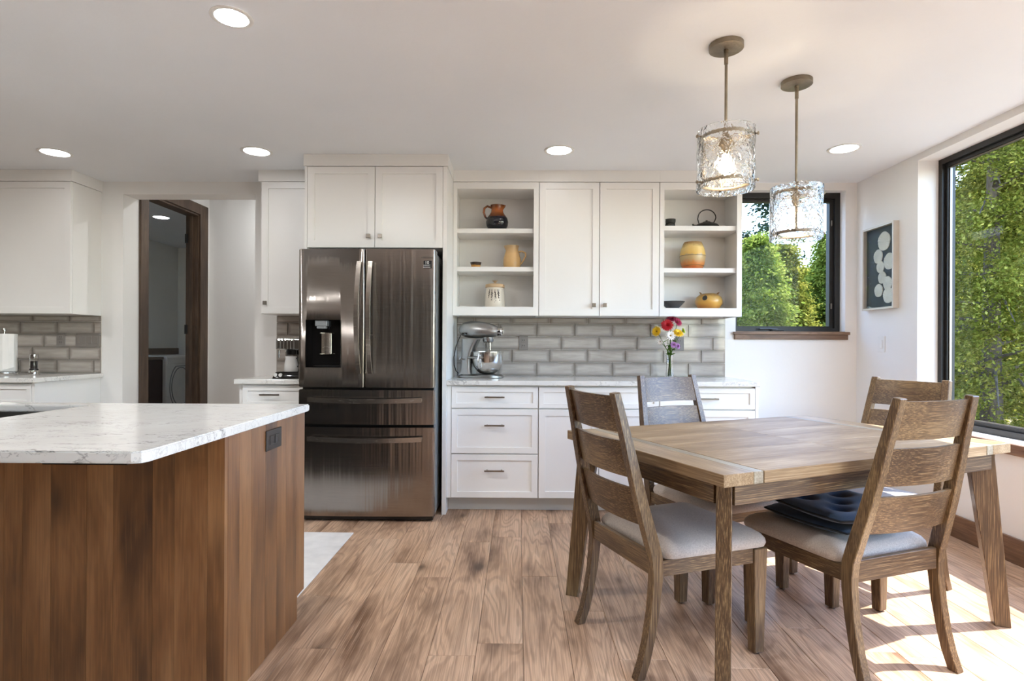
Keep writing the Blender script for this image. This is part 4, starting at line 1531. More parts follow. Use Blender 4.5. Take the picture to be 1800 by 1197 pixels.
# ================================================================== pendants and ceiling lights
def pendant(label, x, y, zb, bars, rot):
    t = thing('pendant_lamp', label, 'pendant lamp', (x, y, zb), rot, 'pendant lamps over the table', local=True)
    zc = CEIL - zb
    H_ = 0.255
    bm = bmesh.new()
    lathe(bm, [(0.066, zc - 0.024), (0.071, zc - 0.021), (0.071, zc - 0.0005)], 40)
    cn = part('canopy', bm, 'bronze_rough', t, True)
    bm = bmesh.new()
    lathe(bm, [(0.010, zc - 0.036), (0.010, zc - 0.0245)], 14)
    lathe(bm, [(0.0085, zc - 0.085), (0.0085, zc - 0.037)], 14)
    part('swivel', bm, 'bronze_rough', cn, True)
    bm = bmesh.new()
    lathe(bm, [(0.0062, H_ - 0.03), (0.0062, zc - 0.0855)], 12)
    part('stem', bm, 'bronze_rough', t, True)
    # cage inside the glass
    for zz in (0.030, H_ - 0.030):
        ring = []
        for i in range(48):
            a = 2 * pi * i / 48
            ring.append((0.100 * cos(a), 0.100 * sin(a), zz))
        bm = bmesh.new()
        tube(bm, ring, 0.0075, 6, closed=True, flat=0.35, up=(0, 0, 1))
        rg = part('cage_ring', bm, 'bronze_rough', t, True)
        for a in bars:
            bm = bmesh.new()
            tube(bm, [(0.1035 * cos(a), 0.1035 * sin(a), zz), (0.124 * cos(a), 0.124 * sin(a), zz)], 0.0035, 8)
            tube(bm, [(0.1245 * cos(a), 0.1245 * sin(a), zz), (0.127 * cos(a), 0.127 * sin(a), zz), (0.132 * cos(a), 0.132 * sin(a), zz)], [0.006, 0.0085, 0.005], 10)
            part('knob', bm, 'bronze_rough', rg, True)
    bm = bmesh.new()
    for a in bars:
        tube(bm, [(0.1 * cos(a), 0.1 * sin(a), H_ - 0.0375), (0.016 * cos(a), 0.016 * sin(a), H_ - 0.0325)], 0.004, 6)
    lathe(bm, [(0.018, H_ - 0.040), (0.018, H_ - 0.0305)], 14)
    part('spider', bm, 'bronze_rough', t, True)
    for a in bars:
        bm = bmesh.new()
        c_, s_ = cos(a), sin(a)
        tube(bm, [(0.100 * c_, 0.100 * s_, 0.0375), (0.100 * c_, 0.100 * s_, H_ - 0.0375)], 0.0055, 8, flat=0.4, up=(-s_, c_, 0))
        part('cage_bar', bm, 'bronze_rough', t, True)
    bm = bmesh.new()
    lathe(bm, [(0.021, 0.150), (0.021, 0.196), (0.024, 0.198), (0.024, 0.2145), (0.012, 0.2148)], 20)
    part('socket', bm, 'bronze_rough', t, True)
    bm = bmesh.new()
    prof = [(0.010, 0.149), (0.013, 0.142)] + [(0.030 * sin(a), 0.104 - 0.030 * cos(a) * 1.25) for a in [pi * k / 12 for k in range(10, 0, -1)]]
    lathe(bm, prof, 20)
    part('bulb', bm, 'bulb_emit', t, True)
    # hand-blown cylinder, walls uneven
    bm = bmesh.new()
    def wob(a, z):
        return 1 + 0.010 * sin(3 * a + 9 * z) + 0.007 * sin(7 * a - 31 * z) + 0.005 * sin(11 * a + 57 * z)
    n, m = 72, 26
    out_, inn = [], []
    for k in range(m + 1):
        z = H_ * k / m
        out_.append([bm.verts.new((0.1185 * wob(2 * pi * i / n, z) * cos(2 * pi * i / n), 0.1185 * wob(2 * pi * i / n, z) * sin(2 * pi * i / n), z)) for i in range(n)])
        inn.append([bm.verts.new((0.1140 * wob(2 * pi * i / n + 0.15, z + 0.02) * cos(2 * pi * i / n), 0.1140 * wob(2 * pi * i / n + 0.15, z + 0.02) * sin(2 * pi * i / n), z)) for i in range(n)])
    for k in range(m):
        for i in range(n):
            j = (i + 1) % n
            bm.faces.new([out_[k][i], out_[k][j], out_[k + 1][j], out_[k + 1][i]])
            bm.faces.new([inn[k][j], inn[k][i], inn[k + 1][i], inn[k + 1][j]])
    for i in range(n):
        j = (i + 1) % n
        bm.faces.new([inn[0][i], inn[0][j], out_[0][j], out_[0][i]])
        bm.faces.new([out_[m][i], out_[m][j], inn[m][j], inn[m][i]])
    part('shade', bm, 'seeded_glass', t, True, label='clear hand-blown rippled glass cylinder')
    return t


pendant('pendant lamp with rippled glass cylinder hung higher, nearer the camera, over the table', 0.885, 2.450, 1.828,
        [radians(d) for d in (187, 335, 80)], 0)
pendant('pendant lamp with rippled glass cylinder hung lower in front of the back window', 1.351, 2.790, 1.678,
        [radians(d) for d in (245, 352, 120)], 0)


def downlight(label, x, y, z, r, trim, lens='lens_emit'):
    t = thing('recessed_light', label, 'ceiling light', (x, y, z), 0, 'recessed ceiling lights', local=True)
    bm = bmesh.new()
    lathe(bm, [(trim, -0.0005), (trim, -0.004), (trim - 0.006, -0.006), (r + 0.004, -0.0045), (r + 0.001, -0.0005)], 40, cap0=False, cap1=False)
    part('trim_ring', bm, 'plastic_white', t, True)
    bm = bmesh.new()
    lathe(bm, [(r, -0.0006), (r, -0.0030), (r * 0.9, -0.0036)], 40)
    part('lens', bm, lens, t, True)
    return t


for lab, x_, y_, r_, tr_ in (('small recessed light in the ceiling above the island', -1.142, 2.24, 0.058, 0.080),
                             ('leftmost recessed ceiling light, by the big wall cabinet', -3.158, 3.835, 0.0785, 0.1),
                             ('recessed ceiling light in front of the narrow wall cabinet', -1.768, 3.808, 0.0785, 0.1),
                             ('recessed ceiling light above the two-door wall cabinet', 0.264, 3.779, 0.0785, 0.1),
                             ('rightmost recessed ceiling light, near the back window', 2.122, 3.741, 0.0785, 0.1)):
    downlight(lab, x_, y_, CEIL, r_, tr_, 'lens_emit_island' if y_ < 3 else 'lens_emit')
for x_, y_, lab in ((-2.6, 2.24, 'small recessed fill light added further left over the island, out of view'), (-4.0, 2.24, 'small recessed fill light added at the left end of the island, out of view'),
                    (1.9, 0.95, 'small recessed fill light added before the picture window, out of view'),
                    (1.9, -0.6, 'small recessed fill light added by the glazed doors, out of view'), (0.75, 0.75, 'small recessed fill light added over the camera, out of view'),
                    (-4.0, 0.8, 'small recessed fill light added by the left wall, out of view')):
    downlight(lab, x_, y_, CEIL, 0.058, 0.080, 'lens_emit_island')  # unseen downlights added as fill to brighten the room
downlight('recessed fill light added in the hall ceiling, hidden above the opening', -2.3, 5.25, HZ, 0.045, 0.07, 'lens_emit_island')  # unseen lamp added to brighten the hall wall
downlight('recessed light glowing in the laundry ceiling seen through the dark doorway', -4.53, 7.15, HZ, 0.085, 0.105)

# ================================================================== wall art and switch on the right wall
AY0, AY1, AZ0_, AZ1_ = 4.030, 4.392, 1.432, 2.048
t = thing('framed_art', 'slim silver-framed picture of pale leaf discs on slate by the window', 'picture', (XR, (AY0 + AY1) / 2, AZ0_))
bm = frame_yz(bmesh.new(), AY0, AY1, AZ0_, AZ1_, XR - 0.042, XR - 0.0005, 0.014)
part('frame', bm, 'frame_silver', t)
back = part('backing', Box(XR - 0.014, XR - 0.001, AY0 + 0.0145, AY1 - 0.0145, AZ0_ + 0.0145, AZ1_ - 0.0145), 'art_slate', t)


def art_pt(u, v):
    # crop coordinates of the artwork to fractions of the frame
    return AY1 - (u - 112) / (318 - 112) * (AY1 - AY0), None


for u, v, ru, rv in ((238, 245, 49, 73), (200, 362, 32, 54), (272, 402, 38, 64), (215, 443, 29, 46), (227, 525, 35, 48), (262, 570, 36, 52), (204, 625, 28, 50), (267, 663, 43, 62)):
    yy = AY1 - (u - 112) / 206.0 * (AY1 - AY0)
    top_v = 155 - (u - 112) / 206.0 * 63
    bot_v = 778 - (u - 112) / 206.0 * 13
    zz = AZ1_ - (v - top_v) / (bot_v - top_v) * (AZ1_ - AZ0_)
    rad = rv / (bot_v - top_v) * (AZ1_ - AZ0_)
    yy = min(max(yy, AY0 + 0.016 + rad), AY1 - 0.016 - rad)
    bm = bmesh.new()
    n = 40
    cvt = bm.verts.new((XR - 0.022, yy, zz))
    ringv = []
    for i in range(n):
        a = 2 * pi * i / n
        rr = rad * (1 + 0.02 * sin(5 * a))
        ringv.append(bm.verts.new((XR - 0.0175 - (0.0025 if i % 2 else 0.0), yy + rr * cos(a), zz + rr * sin(a))))
    base = [bm.verts.new((XR - 0.0142, v_.co.y, v_.co.z)) for v_ in ringv]
    for i in range(n):
        j = (i + 1) % n
        bm.faces.new([cvt, ringv[i], ringv[j]])
        bm.faces.new([ringv[i], base[i], base[j], ringv[j]])
    bm.faces.new(base)
    part('leaf_disc', bm, 'art_disc', back)
part('glazing', Box(XR - 0.034, XR - 0.032, AY0 + 0.0145, AY1 - 0.0145, AZ0_ + 0.0145, AZ1_ - 0.0145), 'pane_glass', t)

t = thing('light_switch', 'white rocker switch on the right wall under the framed picture', 'switch', (XR, 4.216, 1.118))
part('cover_plate', Box(XR - 0.006, XR - 0.0005, 4.176, 4.257, 1.118, 1.236, 0.0015), 'plastic_white', t)
part('rocker', Box(XR - 0.010, XR - 0.0062, 4.200, 4.233, 1.145, 1.209, 0.002), 'plastic_white', t)

# ================================================================== pottery on the open shelves
def pot(name, label, cat, x, y, z):
    return thing(name, label, cat, (x, y, z), 0, 'pottery on the open shelves', local=True)


SY = 4.36
# tall two-tone jug
t = pot('jug', 'two-tone stoneware jug, rust neck over glossy black belly, on the top left shelf', 'jug', -0.168, SY, 2.0265)
bm = bmesh.new()
lathe(bm, [(0.045, 0.0), (0.062, 0.010), (0.081, 0.040), (0.086, 0.070), (0.080, 0.098), (0.062, 0.124), (0.049, 0.145), (0.045, 0.165), (0.047, 0.185), (0.052, 0.200),
           (0.048, 0.201), (0.042, 0.185), (0.040, 0.165), (0.044, 0.145), (0.055, 0.124), (0.072, 0.098), (0.0, 0.06)], 36,
      wob=lambda a, z: 1 + (0.28 * max(0, cos(a)) ** 12 if z > 0.183 else 0))
part('body', bm, 'jug_glaze', t, True)
bm = bmesh.new()
tube(bm, [(-0.044, 0, 0.182), (-0.075, 0, 0.194), (-0.098, 0, 0.178), (-0.102, 0, 0.145), (-0.090, 0, 0.110), (-0.074, 0, 0.096)], [0.008, 0.0085, 0.009, 0.009, 0.008, 0.007], 10)
part('handle', bm, 'jug_glaze', t, True)
# small bowl
t = pot('small_bowl', 'tiny amber bowl with a dark rim on the middle left shelf', 'bowl', -0.330, SY, 1.7405)
bm = bmesh.new()
lathe(bm, [(0.026, 0.0), (0.032, 0.006), (0.038, 0.03), (0.043, 0.047), (0.041, 0.0475), (0.036, 0.03), (0.028, 0.010), (0.0, 0.008)], 28)
part('body', bm, 'bowl_glaze', t, True)
bm = bmesh.new()
lathe(bm, [(0.0425, 0.046), (0.044, 0.0485), (0.0415, 0.0490)], 28, cap0=False, cap1=False)
part('rim', bm, 'iron_dark', t, True)
# tan pitcher
t = pot('pitcher', 'tan stoneware pitcher with loop handle on the middle left shelf', 'pitcher', -0.052, SY, 1.7405)
bm = bmesh.new()
lathe(bm, [(0.050, 0.0), (0.062, 0.006), (0.068, 0.035), (0.066, 0.075), (0.056, 0.115), (0.048, 0.140), (0.048, 0.158), (0.054, 0.176),
           (0.051, 0.177), (0.044, 0.158), (0.043, 0.140), (0.050, 0.115), (0.06, 0.075), (0.0, 0.03)], 36,
      wob=lambda a, z: 1 + (0.20 * max(0, -cos(a)) ** 10 if z > 0.157 else 0))
part('body', bm, 'tan_glaze', t, True)
bm = bmesh.new()
tube(bm, [(0.050, 0, 0.130), (0.075, 0, 0.136), (0.102, 0, 0.122), (0.104, 0, 0.098), (0.088, 0, 0.066), (0.068, 0, 0.036)], [0.007, 0.007, 0.0065, 0.0065, 0.006, 0.006], 10)
part('handle', bm, 'tan_glaze', t, True)
# lidded crock
t = pot('crock', 'cream lidded crock with dark branch drawing on the bottom left shelf', 'crock', -0.182, SY, 1.4415)
bm = bmesh.new()
lathe(bm, [(0.072, 0.0), (0.077, 0.008), (0.076, 0.06), (0.071, 0.12), (0.066, 0.148), (0.068, 0.152), (0.0, 0.1515)], 40)
bd = part('body', bm, 'crock_glaze', t, True)
bm = bmesh.new()
lathe(bm, [(0.066, 0.1525), (0.073, 0.154), (0.074, 0.172), (0.070, 0.178), (0.045, 0.184), (0.012, 0.187), (0.009, 0.197), (0.020, 0.204), (0.021, 0.208), (0.0, 0.209)], 40)
part('lid', bm, 'crock_lid', t, True)
bm = bmesh.new()
for k in range(7):
    a0_ = -pi / 2 - 0.55 + k * 0.17
    pts = []
    for i in range(9):
        s = i / 8
        a = a0_ + 0.16 * s * (1 if k % 2 else -0.4)
        z = 0.136 - 0.10 * s * (0.55 + 0.45 * ((k * 37) % 10) / 10)
        r_ = 0.0762 - 0.004 * (z / 0.14)
        pts.append((r_ * cos(a), r_ * sin(a), z))
    tube(bm, pts, [0.0013] * 9, 5)
    for i in range(2, 9):
        p_ = Vector(pts[i])
        tube(bm, [p_, p_ + Vector((0.006 * (1 if (i + k) % 2 else -1), -0.001, -0.009))], 0.0016, 4)
part('branch_drawing', bm, 'crock_ink', bd, True)
# stacked cups, teapot
for k in range(2):
    t = pot('tea_cup', ('lower' if k == 0 else 'upper') + ' of two stacked dark iron tea cups on the top right shelf', 'cup', 1.154 + 0.003 * k, SY, 2.0505 + 0.036 * k)
    bm = bmesh.new()
    lathe(bm, [(0.027, 0.0), (0.035, 0.005), (0.038, 0.022), (0.036, 0.0355), (0.033, 0.0355), (0.034, 0.022), (0.0, 0.008)], 26,
          wob=lambda a, z: 1 + 0.03 * sin(3 * a + 60 * z))
    part('body', bm, 'iron_dark', t, True)
    if k == 1:
        bm = bmesh.new()
        tube(bm, [(0.036 * cos(2 * pi * i / 24), 0.036 * sin(2 * pi * i / 24), 0.036 + 0.003 * sin(2 * pi * i / 24)) for i in range(24)], 0.003, 6, closed=True)
        part('rim', bm, 'iron_dark', t, True)
t = pot('teapot', 'low dark iron teapot with a tall hoop handle on the top right shelf', 'teapot', 1.432, SY, 2.0505)
bm = bmesh.new()
lathe(bm, [(0.062, 0.0), (0.080, 0.010), (0.090, 0.020), (0.080, 0.031), (0.055, 0.042), (0.032, 0.048), (0.0, 0.049)], 40)
part('body', bm, 'iron_dark', t, True)
bm = bmesh.new()
lathe(bm, [(0.033, 0.0485), (0.028, 0.053), (0.010, 0.055), (0.006, 0.060), (0.009, 0.064), (0.0, 0.067)], 24)
part('lid', bm, 'iron_dark', t, True)
bm = bmesh.new()
tube(bm, [(-0.080, 0, 0.020), (-0.098, 0, 0.026), (-0.108, 0, 0.036)], [0.012, 0.008, 0.006], 10)
part('spout', bm, 'iron_dark', t, True)
bm = bmesh.new()
tube(bm, [(-0.058, 0, 0.040), (-0.068, 0, 0.075)] + [(0.002 - 0.068 * cos(a) , 0, 0.085 + 0.062 * sin(a)) for a in [pi * k / 14 for k in range(15)]] + [(0.062, 0, 0.062), (0.050, 0, 0.042)], 0.0042, 8)
part('handle', bm, 'iron_dark', t, True)
# barrel vase
t = pot('barrel_vase', 'amber barrel-shaped vase with a textured lower half on the middle right shelf', 'vase', 1.327, SY, 1.7365)
bm = bmesh.new()
prof = [(0.066, 0.0), (0.075, 0.012), (0.088, 0.050), (0.0945, 0.095), (0.094, 0.120), (0.086, 0.160), (0.070, 0.200), (0.064, 0.210), (0.060, 0.209), (0.080, 0.160), (0.0, 0.12)]
lathe(bm, prof, 44, wob=lambda a, z: 1 + (0.006 * sin(40 * a) if 0.02 < z < 0.10 else 0))
part('body', bm, 'barrel_glaze', t, True)
bm = bmesh.new()
for zz, rr in ((0.104, 0.0952), (0.028, 0.0835)):
    tube(bm, [(rr * cos(2 * pi * i / 40), rr * sin(2 * pi * i / 40), zz) for i in range(40)], 0.0016, 5, closed=True)
part('incised_band', bm, 'bowl_glaze', t, True)
# dark dish
t = pot('dish', 'dark flared metal dish with a thin handle on the bottom right shelf', 'dish', 1.176, SY, 1.4365)
bm = bmesh.new()
lathe(bm, [(0.034, 0.0), (0.042, 0.004), (0.075, 0.038), (0.095, 0.058), (0.092, 0.059), (0.070, 0.040), (0.034, 0.008), (0.0, 0.007)], 32,
      wob=lambda a, z: 1 + 0.03 * sin(5 * a) * (1 if z > 0.03 else 0))
part('body', bm, 'pewter', t, True)
bm = bmesh.new()
tube(bm, [(-0.090, 0, 0.056), (-0.110, 0.005, 0.058), (-0.128, 0.010, 0.0545)], [0.005, 0.004, 0.003], 6)
part('handle', bm, 'pewter', t, True)
# gourd pot
t = pot('gourd_pot', 'round smoky amber pot with two small lugs on the bottom right shelf', 'pot', 1.451, SY, 1.4365)
bm = bmesh.new()
lathe(bm, [(0.060, 0.0), (0.080, 0.012), (0.098, 0.040), (0.101, 0.062), (0.092, 0.090), (0.068, 0.112), (0.052, 0.119), (0.048, 0.117), (0.06, 0.10), (0.0, 0.06)], 40)
part('body', bm, 'gourd_glaze', t, True)
for s in (-1, 1):
    bm = bmesh.new()
    tube(bm, [(s * 0.060, -0.01, 0.114), (s * 0.068, -0.012, 0.124), (s * 0.076, -0.012, 0.130)], [0.008, 0.005, 0.002], 6)
    part('lug', bm, 'gourd_glaze', t, True)
bm = bmesh.new()
bmesh.ops.create_uvsphere(bm, u_segments=14, v_segments=8, radius=1.0)
for v_ in bm.verts:
    a = -pi / 2 - 0.62 + v_.co.x * 0.20
    z_ = 0.082 + v_.co.z * 0.020
    for (za, ra), (zb, rb) in zip(((0.040, 0.098), (0.062, 0.101), (0.090, 0.092)), ((0.062, 0.101), (0.090, 0.092), (0.112, 0.068))):
        if za <= z_ <= zb:
            r_ = ra + (rb - ra) * (z_ - za) / (zb - za) + 0.0012 + 0.0008 * v_.co.y
    v_.co = Vector((r_ * cos(a), r_ * sin(a), z_))
part('smoke_mark', bm, 'iron_dark', t, True)

# ================================================================== stand mixer
mx_, my_ = -0.285, 4.235
t = thing('stand_mixer', 'silver bowl-lift stand mixer with steel bowl in the worktop corner', 'mixer', (mx_, my_, CZ1 + 0.0003), radians(-14), local=True)
bm = bmesh.new()
loft(bm, [[(a + 0.01, b_, z) for a, b_ in rrect(0.165 - i_, 0.105 - i_, 0.09, 8)] for i_, z in ((0.004, 0.0), (0.0, 0.004), (0.0, 0.016), (0.010, 0.024), (0.03, 0.027))])
part('base', bm, 'mixer_silver', t, True)
bm = bmesh.new()
rings = []
for z, xo, hw, hd in ((0.026, -0.098, 0.052, 0.078), (0.06, -0.098, 0.042, 0.066), (0.15, -0.096, 0.038, 0.060), (0.22, -0.086, 0.048, 0.054), (0.285, -0.070, 0.066, 0.052)):
    rings.append([(xo + a, b_, z) for a, b_ in rrect(hw, hd, 0.025, 5)])
loft(bm, rings)
part('column', bm, 'mixer_silver', t, True)
bm = bmesh.new()
rings = []
for i in range(21):
    s = i / 20
    xx = -0.165 + 0.320 * s
    k = sqrt(max(0.02, 1 - ((s - 0.42) / 0.60) ** 2)) if s > 0.42 else sqrt(max(0.02, 1 - ((0.42 - s) / 0.43) ** 3))
    ry, rz = 0.070 * k, 0.074 * k
    rings.append([(xx, ry * cos(2 * pi * j / 28), 0.350 - 0.012 * s + rz * (1.0 if sin(2 * pi * j / 28) > 0 else 0.72) * sin(2 * pi * j / 28)) for j in range(28)])
loft(bm, rings)
hd_ = part('head', bm, 'mixer_silver', t, True)
bm = bmesh.new()
tube(bm, [(0.130, 0, 0.342), (0.166, 0, 0.342), (0.172, 0, 0.342)], [0.031, 0.031, 0.025], 20)
tube(bm, [(0.1725, 0, 0.342), (0.180, 0, 0.342)], 0.018, 16)
part('hub', bm, 'chrome', hd_, True)
bm = bmesh.new()
tube(bm, [(0.158, -0.0315, 0.342), (0.158, -0.048, 0.343), (0.158, -0.053, 0.343)], [0.004, 0.007, 0.005], 10)
part('hub_knob', bm, 'black_plastic', hd_, True)
bm = bmesh.new()
lathe(bm, [(0.034, 0.262), (0.039, 0.270), (0.041, 0.300)], 20, 0.062, 0, 0)
part('planetary', bm, 'mixer_silver', hd_, True)
bm = bmesh.new()
lathe(bm, [(0.008, 0.205), (0.008, 0.2615)], 12, 0.075, 0, 0)
tube(bm, [(0.075, -0.010, 0.232), (0.075, 0.010, 0.232)], 0.003, 6)
part('beater_shaft', bm, 'chrome', t, True)
bm = bmesh.new()
for k in range(2):
    tube(bm, [(-0.115 + 0.028 * k, -0.060 - 0.005 * k, 0.325), (-0.115 + 0.028 * k, -0.074, 0.325)], 0.007, 10)
part('speed_knob', bm, 'black_plastic', hd_, True)
bm = bmesh.new()
BXC = 0.058
lathe(bm, [(0.034, 0.0285), (0.052, 0.031), (0.080, 0.050), (0.104, 0.085), (0.114, 0.125), (0.117, 0.188), (0.120, 0.190), (0.120, 0.194), (0.114, 0.194), (0.111, 0.125), (0.100, 0.087), (0.076, 0.056), (0.0, 0.040)], 48, BXC, 0, 0)
bw_ = part('bowl', bm, 'chrome', t, True)
bm = bmesh.new()
tube(bm, [(0.035, -0.113, 0.182), (0.033, -0.136, 0.178), (0.031, -0.141, 0.125), (0.033, -0.128, 0.080), (0.038, -0.098, 0.074)], 0.010, 10, flat=0.5)
part('bowl_handle', bm, 'chrome', bw_, True)
for q in (-1, 1):
    bm = bmesh.new()
    tube(bm, [(-0.078, q * 0.057, 0.150), (-0.045, q * 0.106, 0.150), (0.02, q * 0.126, 0.150), (BXC, q * 0.1265, 0.150)], 0.007, 8)
    part('bowl_arm', bm, 'mixer_silver', t, True)
bm = bmesh.new()
tube(bm, [(-0.100, -0.060, 0.135), (-0.112, -0.088, 0.138), (-0.122, -0.102, 0.145)], [0.006, 0.006, 0.010], 10)
part('lift_lever', bm, 'chrome', t, True)
bm = bmesh.new()
tube(bm, [(-0.148, -0.012, 0.318), (-0.160, -0.018, 0.290), (-0.182, -0.030, 0.225), (-0.194, -0.035, 0.15), (-0.192, -0.035, 0.09), (-0.180, -0.030, 0.05), (-0.160, -0.02, 0.027)], 0.0035, 8)
part('cord', bm, 'black_plastic', t, True)

# ================================================================== flowers in a glass vase
vx, vy = 1.136, 4.285
t = thing('glass_vase', 'slim clear glass vase of cut flowers on the worktop', 'vase', (vx, vy, CZ1 + 0.0003), 0, local=True)
bm = bmesh.new()
lathe(bm, [(0.022, 0.0), (0.026, 0.004), (0.028, 0.03), (0.024, 0.10), (0.027, 0.165), (0.031, 0.172), (0.028, 0.172), (0.0245, 0.165), (0.0215, 0.10), (0.025, 0.03), (0.022, 0.010), (0.0, 0.009)], 36)
part('glass', bm, 'clear_glass', t, True)


def bloom(bm, c, nrm, layers, n, L, wdt, lift, rnd_):
    """petals in layers round a centre"""
    nrm = Vector(nrm).normalized()
    u = nrm.orthogonal().normalized()
    v = nrm.cross(u)
    for ly in range(layers):
        nn = max(5, int(n * (1 - 0.12 * ly)))
        LL = L * (1 - 0.20 * ly)
        li = lift + 0.32 * ly
        for i in range(nn):
            a = 2 * pi * (i + 0.5 * ly) / nn + rnd_.uniform(-0.06, 0.06)
            d_ = u * cos(a) + v * sin(a)
            s_ = nrm.cross(d_)
            base = Vector(c) + d_ * 0.004 + nrm * (0.0012 * ly)
            tip = Vector(c) + d_ * (LL * cos(li)) + nrm * (LL * sin(li))
            mid = base.lerp(tip, 0.6) + nrm * (0.10 * LL)
            wv = s_ * wdt
            vs4 = [bm.verts.new(base - wv * 0.35), bm.verts.new(base + wv * 0.35), bm.verts.new(mid + wv), bm.verts.new(tip + wv * 0.35), bm.verts.new(tip - wv * 0.35), bm.verts.new(mid - wv)]
            bm.faces.new([vs4[0], vs4[1], vs4[2], vs4[5]])
            bm.faces.new([vs4[5], vs4[2], vs4[3], vs4[4]])


def flower(label, head, foot, mat, nrm, layers, n, L, wdt, lift, eye=0.0, leaves=1, seed=0):
    r_ = random.Random(seed)
    f = thing('cut_flower', label, 'flower', (vx, vy, CZ1 + 0.0003), 0, 'flowers in the glass vase', local=True)
    H3, F3 = Vector(head), Vector(foot)
    mid = Vector((F3.x * -0.25 + 0.12 * H3.x, F3.y * -0.25, 0.17))
    bm = bmesh.new()
    pts = arc3(F3, (F3.x * 0.2, F3.y * 0.2, 0.12), mid + Vector((0, 0, 0.0)), 6)[:-1] + arc3(mid, mid + (mid - F3) * 0.25, H3, 6)
    tube(bm, pts, 0.0022, 6)
    st = part('stem', bm, 'stem_green', f, True)
    bm = bmesh.new()
    bloom(bm, H3, nrm, layers, n, L, wdt, lift, r_)
    part('petals', bm, mat, f, True, recalc=False)
    if eye:
        bm = bmesh.new()
        bmesh.ops.create_uvsphere(bm, u_segments=12, v_segments=7, radius=eye)
        nn = Vector(nrm).normalized()
        for v_ in bm.verts:
            v_.co = v_.co - nn * (v_.co.dot(nn) * 0.5) + H3 + nn * 0.003
        part('flower_center', bm, 'flower_eye', f, True)
    for k in range(leaves):
        p_ = Vector(pts[-3 - k * 2])
        d_ = Vector((r_.uniform(-1, 1), r_.uniform(-1, 0.4), 0.5)).normalized()
        s_ = d_.cross(Vector((0, 0, 1))).normalized()
        bm = bmesh.new()
        Lf = 0.045
        q = [bm.verts.new(p_), bm.verts.new(p_ + d_ * Lf * 0.5 + s_ * 0.011), bm.verts.new(p_ + d_ * Lf - Vector((0, 0, 0.006))), bm.verts.new(p_ + d_ * Lf * 0.5 - s_ * 0.011)]
        bm.faces.new(q)
        part('leaf', bm, 'stem_green', st)
    return f


fl_ = [
    ('large red bloom at the top of the flower vase', (-0.028, -0.03, 0.395), 'petal_red', (-0.25, -1, 0.35), 5, 18, 0.048, 0.009, 0.15, 0.0, 1),
    ('crimson pink bloom at the very top of the flower vase', (0.012, 0.0, 0.437), 'petal_pink', (0.0, -0.6, 1), 4, 20, 0.045, 0.006, 0.2, 0.008, 1),
    ('purple pink bloom at the upper right of the flower vase', (0.055, -0.005, 0.420), 'petal_pink', (0.5, -0.8, 0.5), 3, 20, 0.040, 0.005, 0.15, 0.009, 1),
    ('golden yellow bloom leaning left out of the flower vase', (-0.098, -0.01, 0.350), 'petal_yellow', (-0.8, -0.7, 0.2), 3, 20, 0.042, 0.006, 0.2, 0.010, 1),
    ('bright yellow bloom at the right of the flower vase', (0.052, -0.035, 0.335), 'petal_yellow', (0.15, -0.7, 0.75), 3, 20, 0.044, 0.006, 0.12, 0.009, 1),
    ('white daisy in the middle of the flower vase', (-0.008, -0.05, 0.318), 'petal_white', (0.0, -1, 0.2), 2, 14, 0.036, 0.007, 0.1, 0.007, 1),
    ('small white flower at the lower left of the flower vase', (-0.075, -0.02, 0.275), 'petal_white', (-0.7, -0.7, -0.1), 1, 9, 0.026, 0.006, 0.3, 0.004, 1),
    ('mauve pompom low in the middle of the flower vase', (0.014, -0.045, 0.250), 'petal_mauve', (0.1, -1, 0.2), 4, 14, 0.026, 0.006, 0.3, 0.0, 1),
    ('mauve pompom low at the right of the flower vase', (0.052, -0.02, 0.240), 'petal_mauve', (0.6, -0.8, 0.1), 4, 14, 0.024, 0.006, 0.3, 0.0, 1),
    ('lime green spray flower at the right edge of the vase', (0.092, 0.0, 0.352), 'petal_lime', (0.8, -0.5, 0.4), 3, 12, 0.030, 0.006, 0.5, 0.0, 2),
]
for i, (lab, hd3, mt, nr, ly, n_, L_, w_, li_, ey, lv) in enumerate(fl_):
    a = 2 * pi * i / len(fl_)
    flower(lab, hd3, (0.014 * cos(a), 0.014 * sin(a), 0.013), mt, nr, ly, n_, L_, w_, li_, ey, lv + 2, seed=i)

# ================================================================== things on the left worktops
t = thing('paper_towel_holder', 'white paper towel roll on a steel holder at the left edge', 'paper towels', (-3.835, 4.20, CZ1 + 0.0003), 0, local=True)
bm = bmesh.new()
lathe(bm, [(0.086, 0.0), (0.088, 0.003), (0.088, 0.022), (0.080, 0.027), (0.02, 0.029)], 36)
part('base', bm, 'chrome', t, True)
bm = bmesh.new()
lathe(bm, [(0.006, 0.0295), (0.006, 0.325), (0.013, 0.327), (0.014, 0.340), (0.009, 0.350), (0.0, 0.352)], 16)
part('rod', bm, 'chrome', t, True)
bm = bmesh.new()
lathe(bm, [(0.020, 0.0300), (0.074, 0.0300), (0.076, 0.034), (0.077, 0.302), (0.075, 0.308), (0.020, 0.308)], 40, cap0=False, cap1=False)
lathe(bm, [(0.020, 0.308), (0.020, 0.030)], 40, cap0=False, cap1=False)
rl = part('roll', bm, 'paper', t, True)
bm = bmesh.new()
prof = [(0.02, -0.0775), (0.055, -0.0735), (0.082, -0.055), (0.100, -0.030)]
rings = [[(x_, y_, 0.032 + 0.03 * i / 3) , (x_, y_, 0.306), (x_ + 0.001, y_ - 0.0008, 0.306), (x_ + 0.001, y_ - 0.0008, 0.032 + 0.03 * i / 3)] for i, (x_, y_) in enumerate(prof)]
loft(bm, rings)
part('loose_sheet', bm, 'paper', rl)
bm = bmesh.new()
tube(bm, [(0.094, 0.01, 0.010), (0.098, 0.01, 0.05), (0.094, 0.01, 0.13)], 0.004, 8)
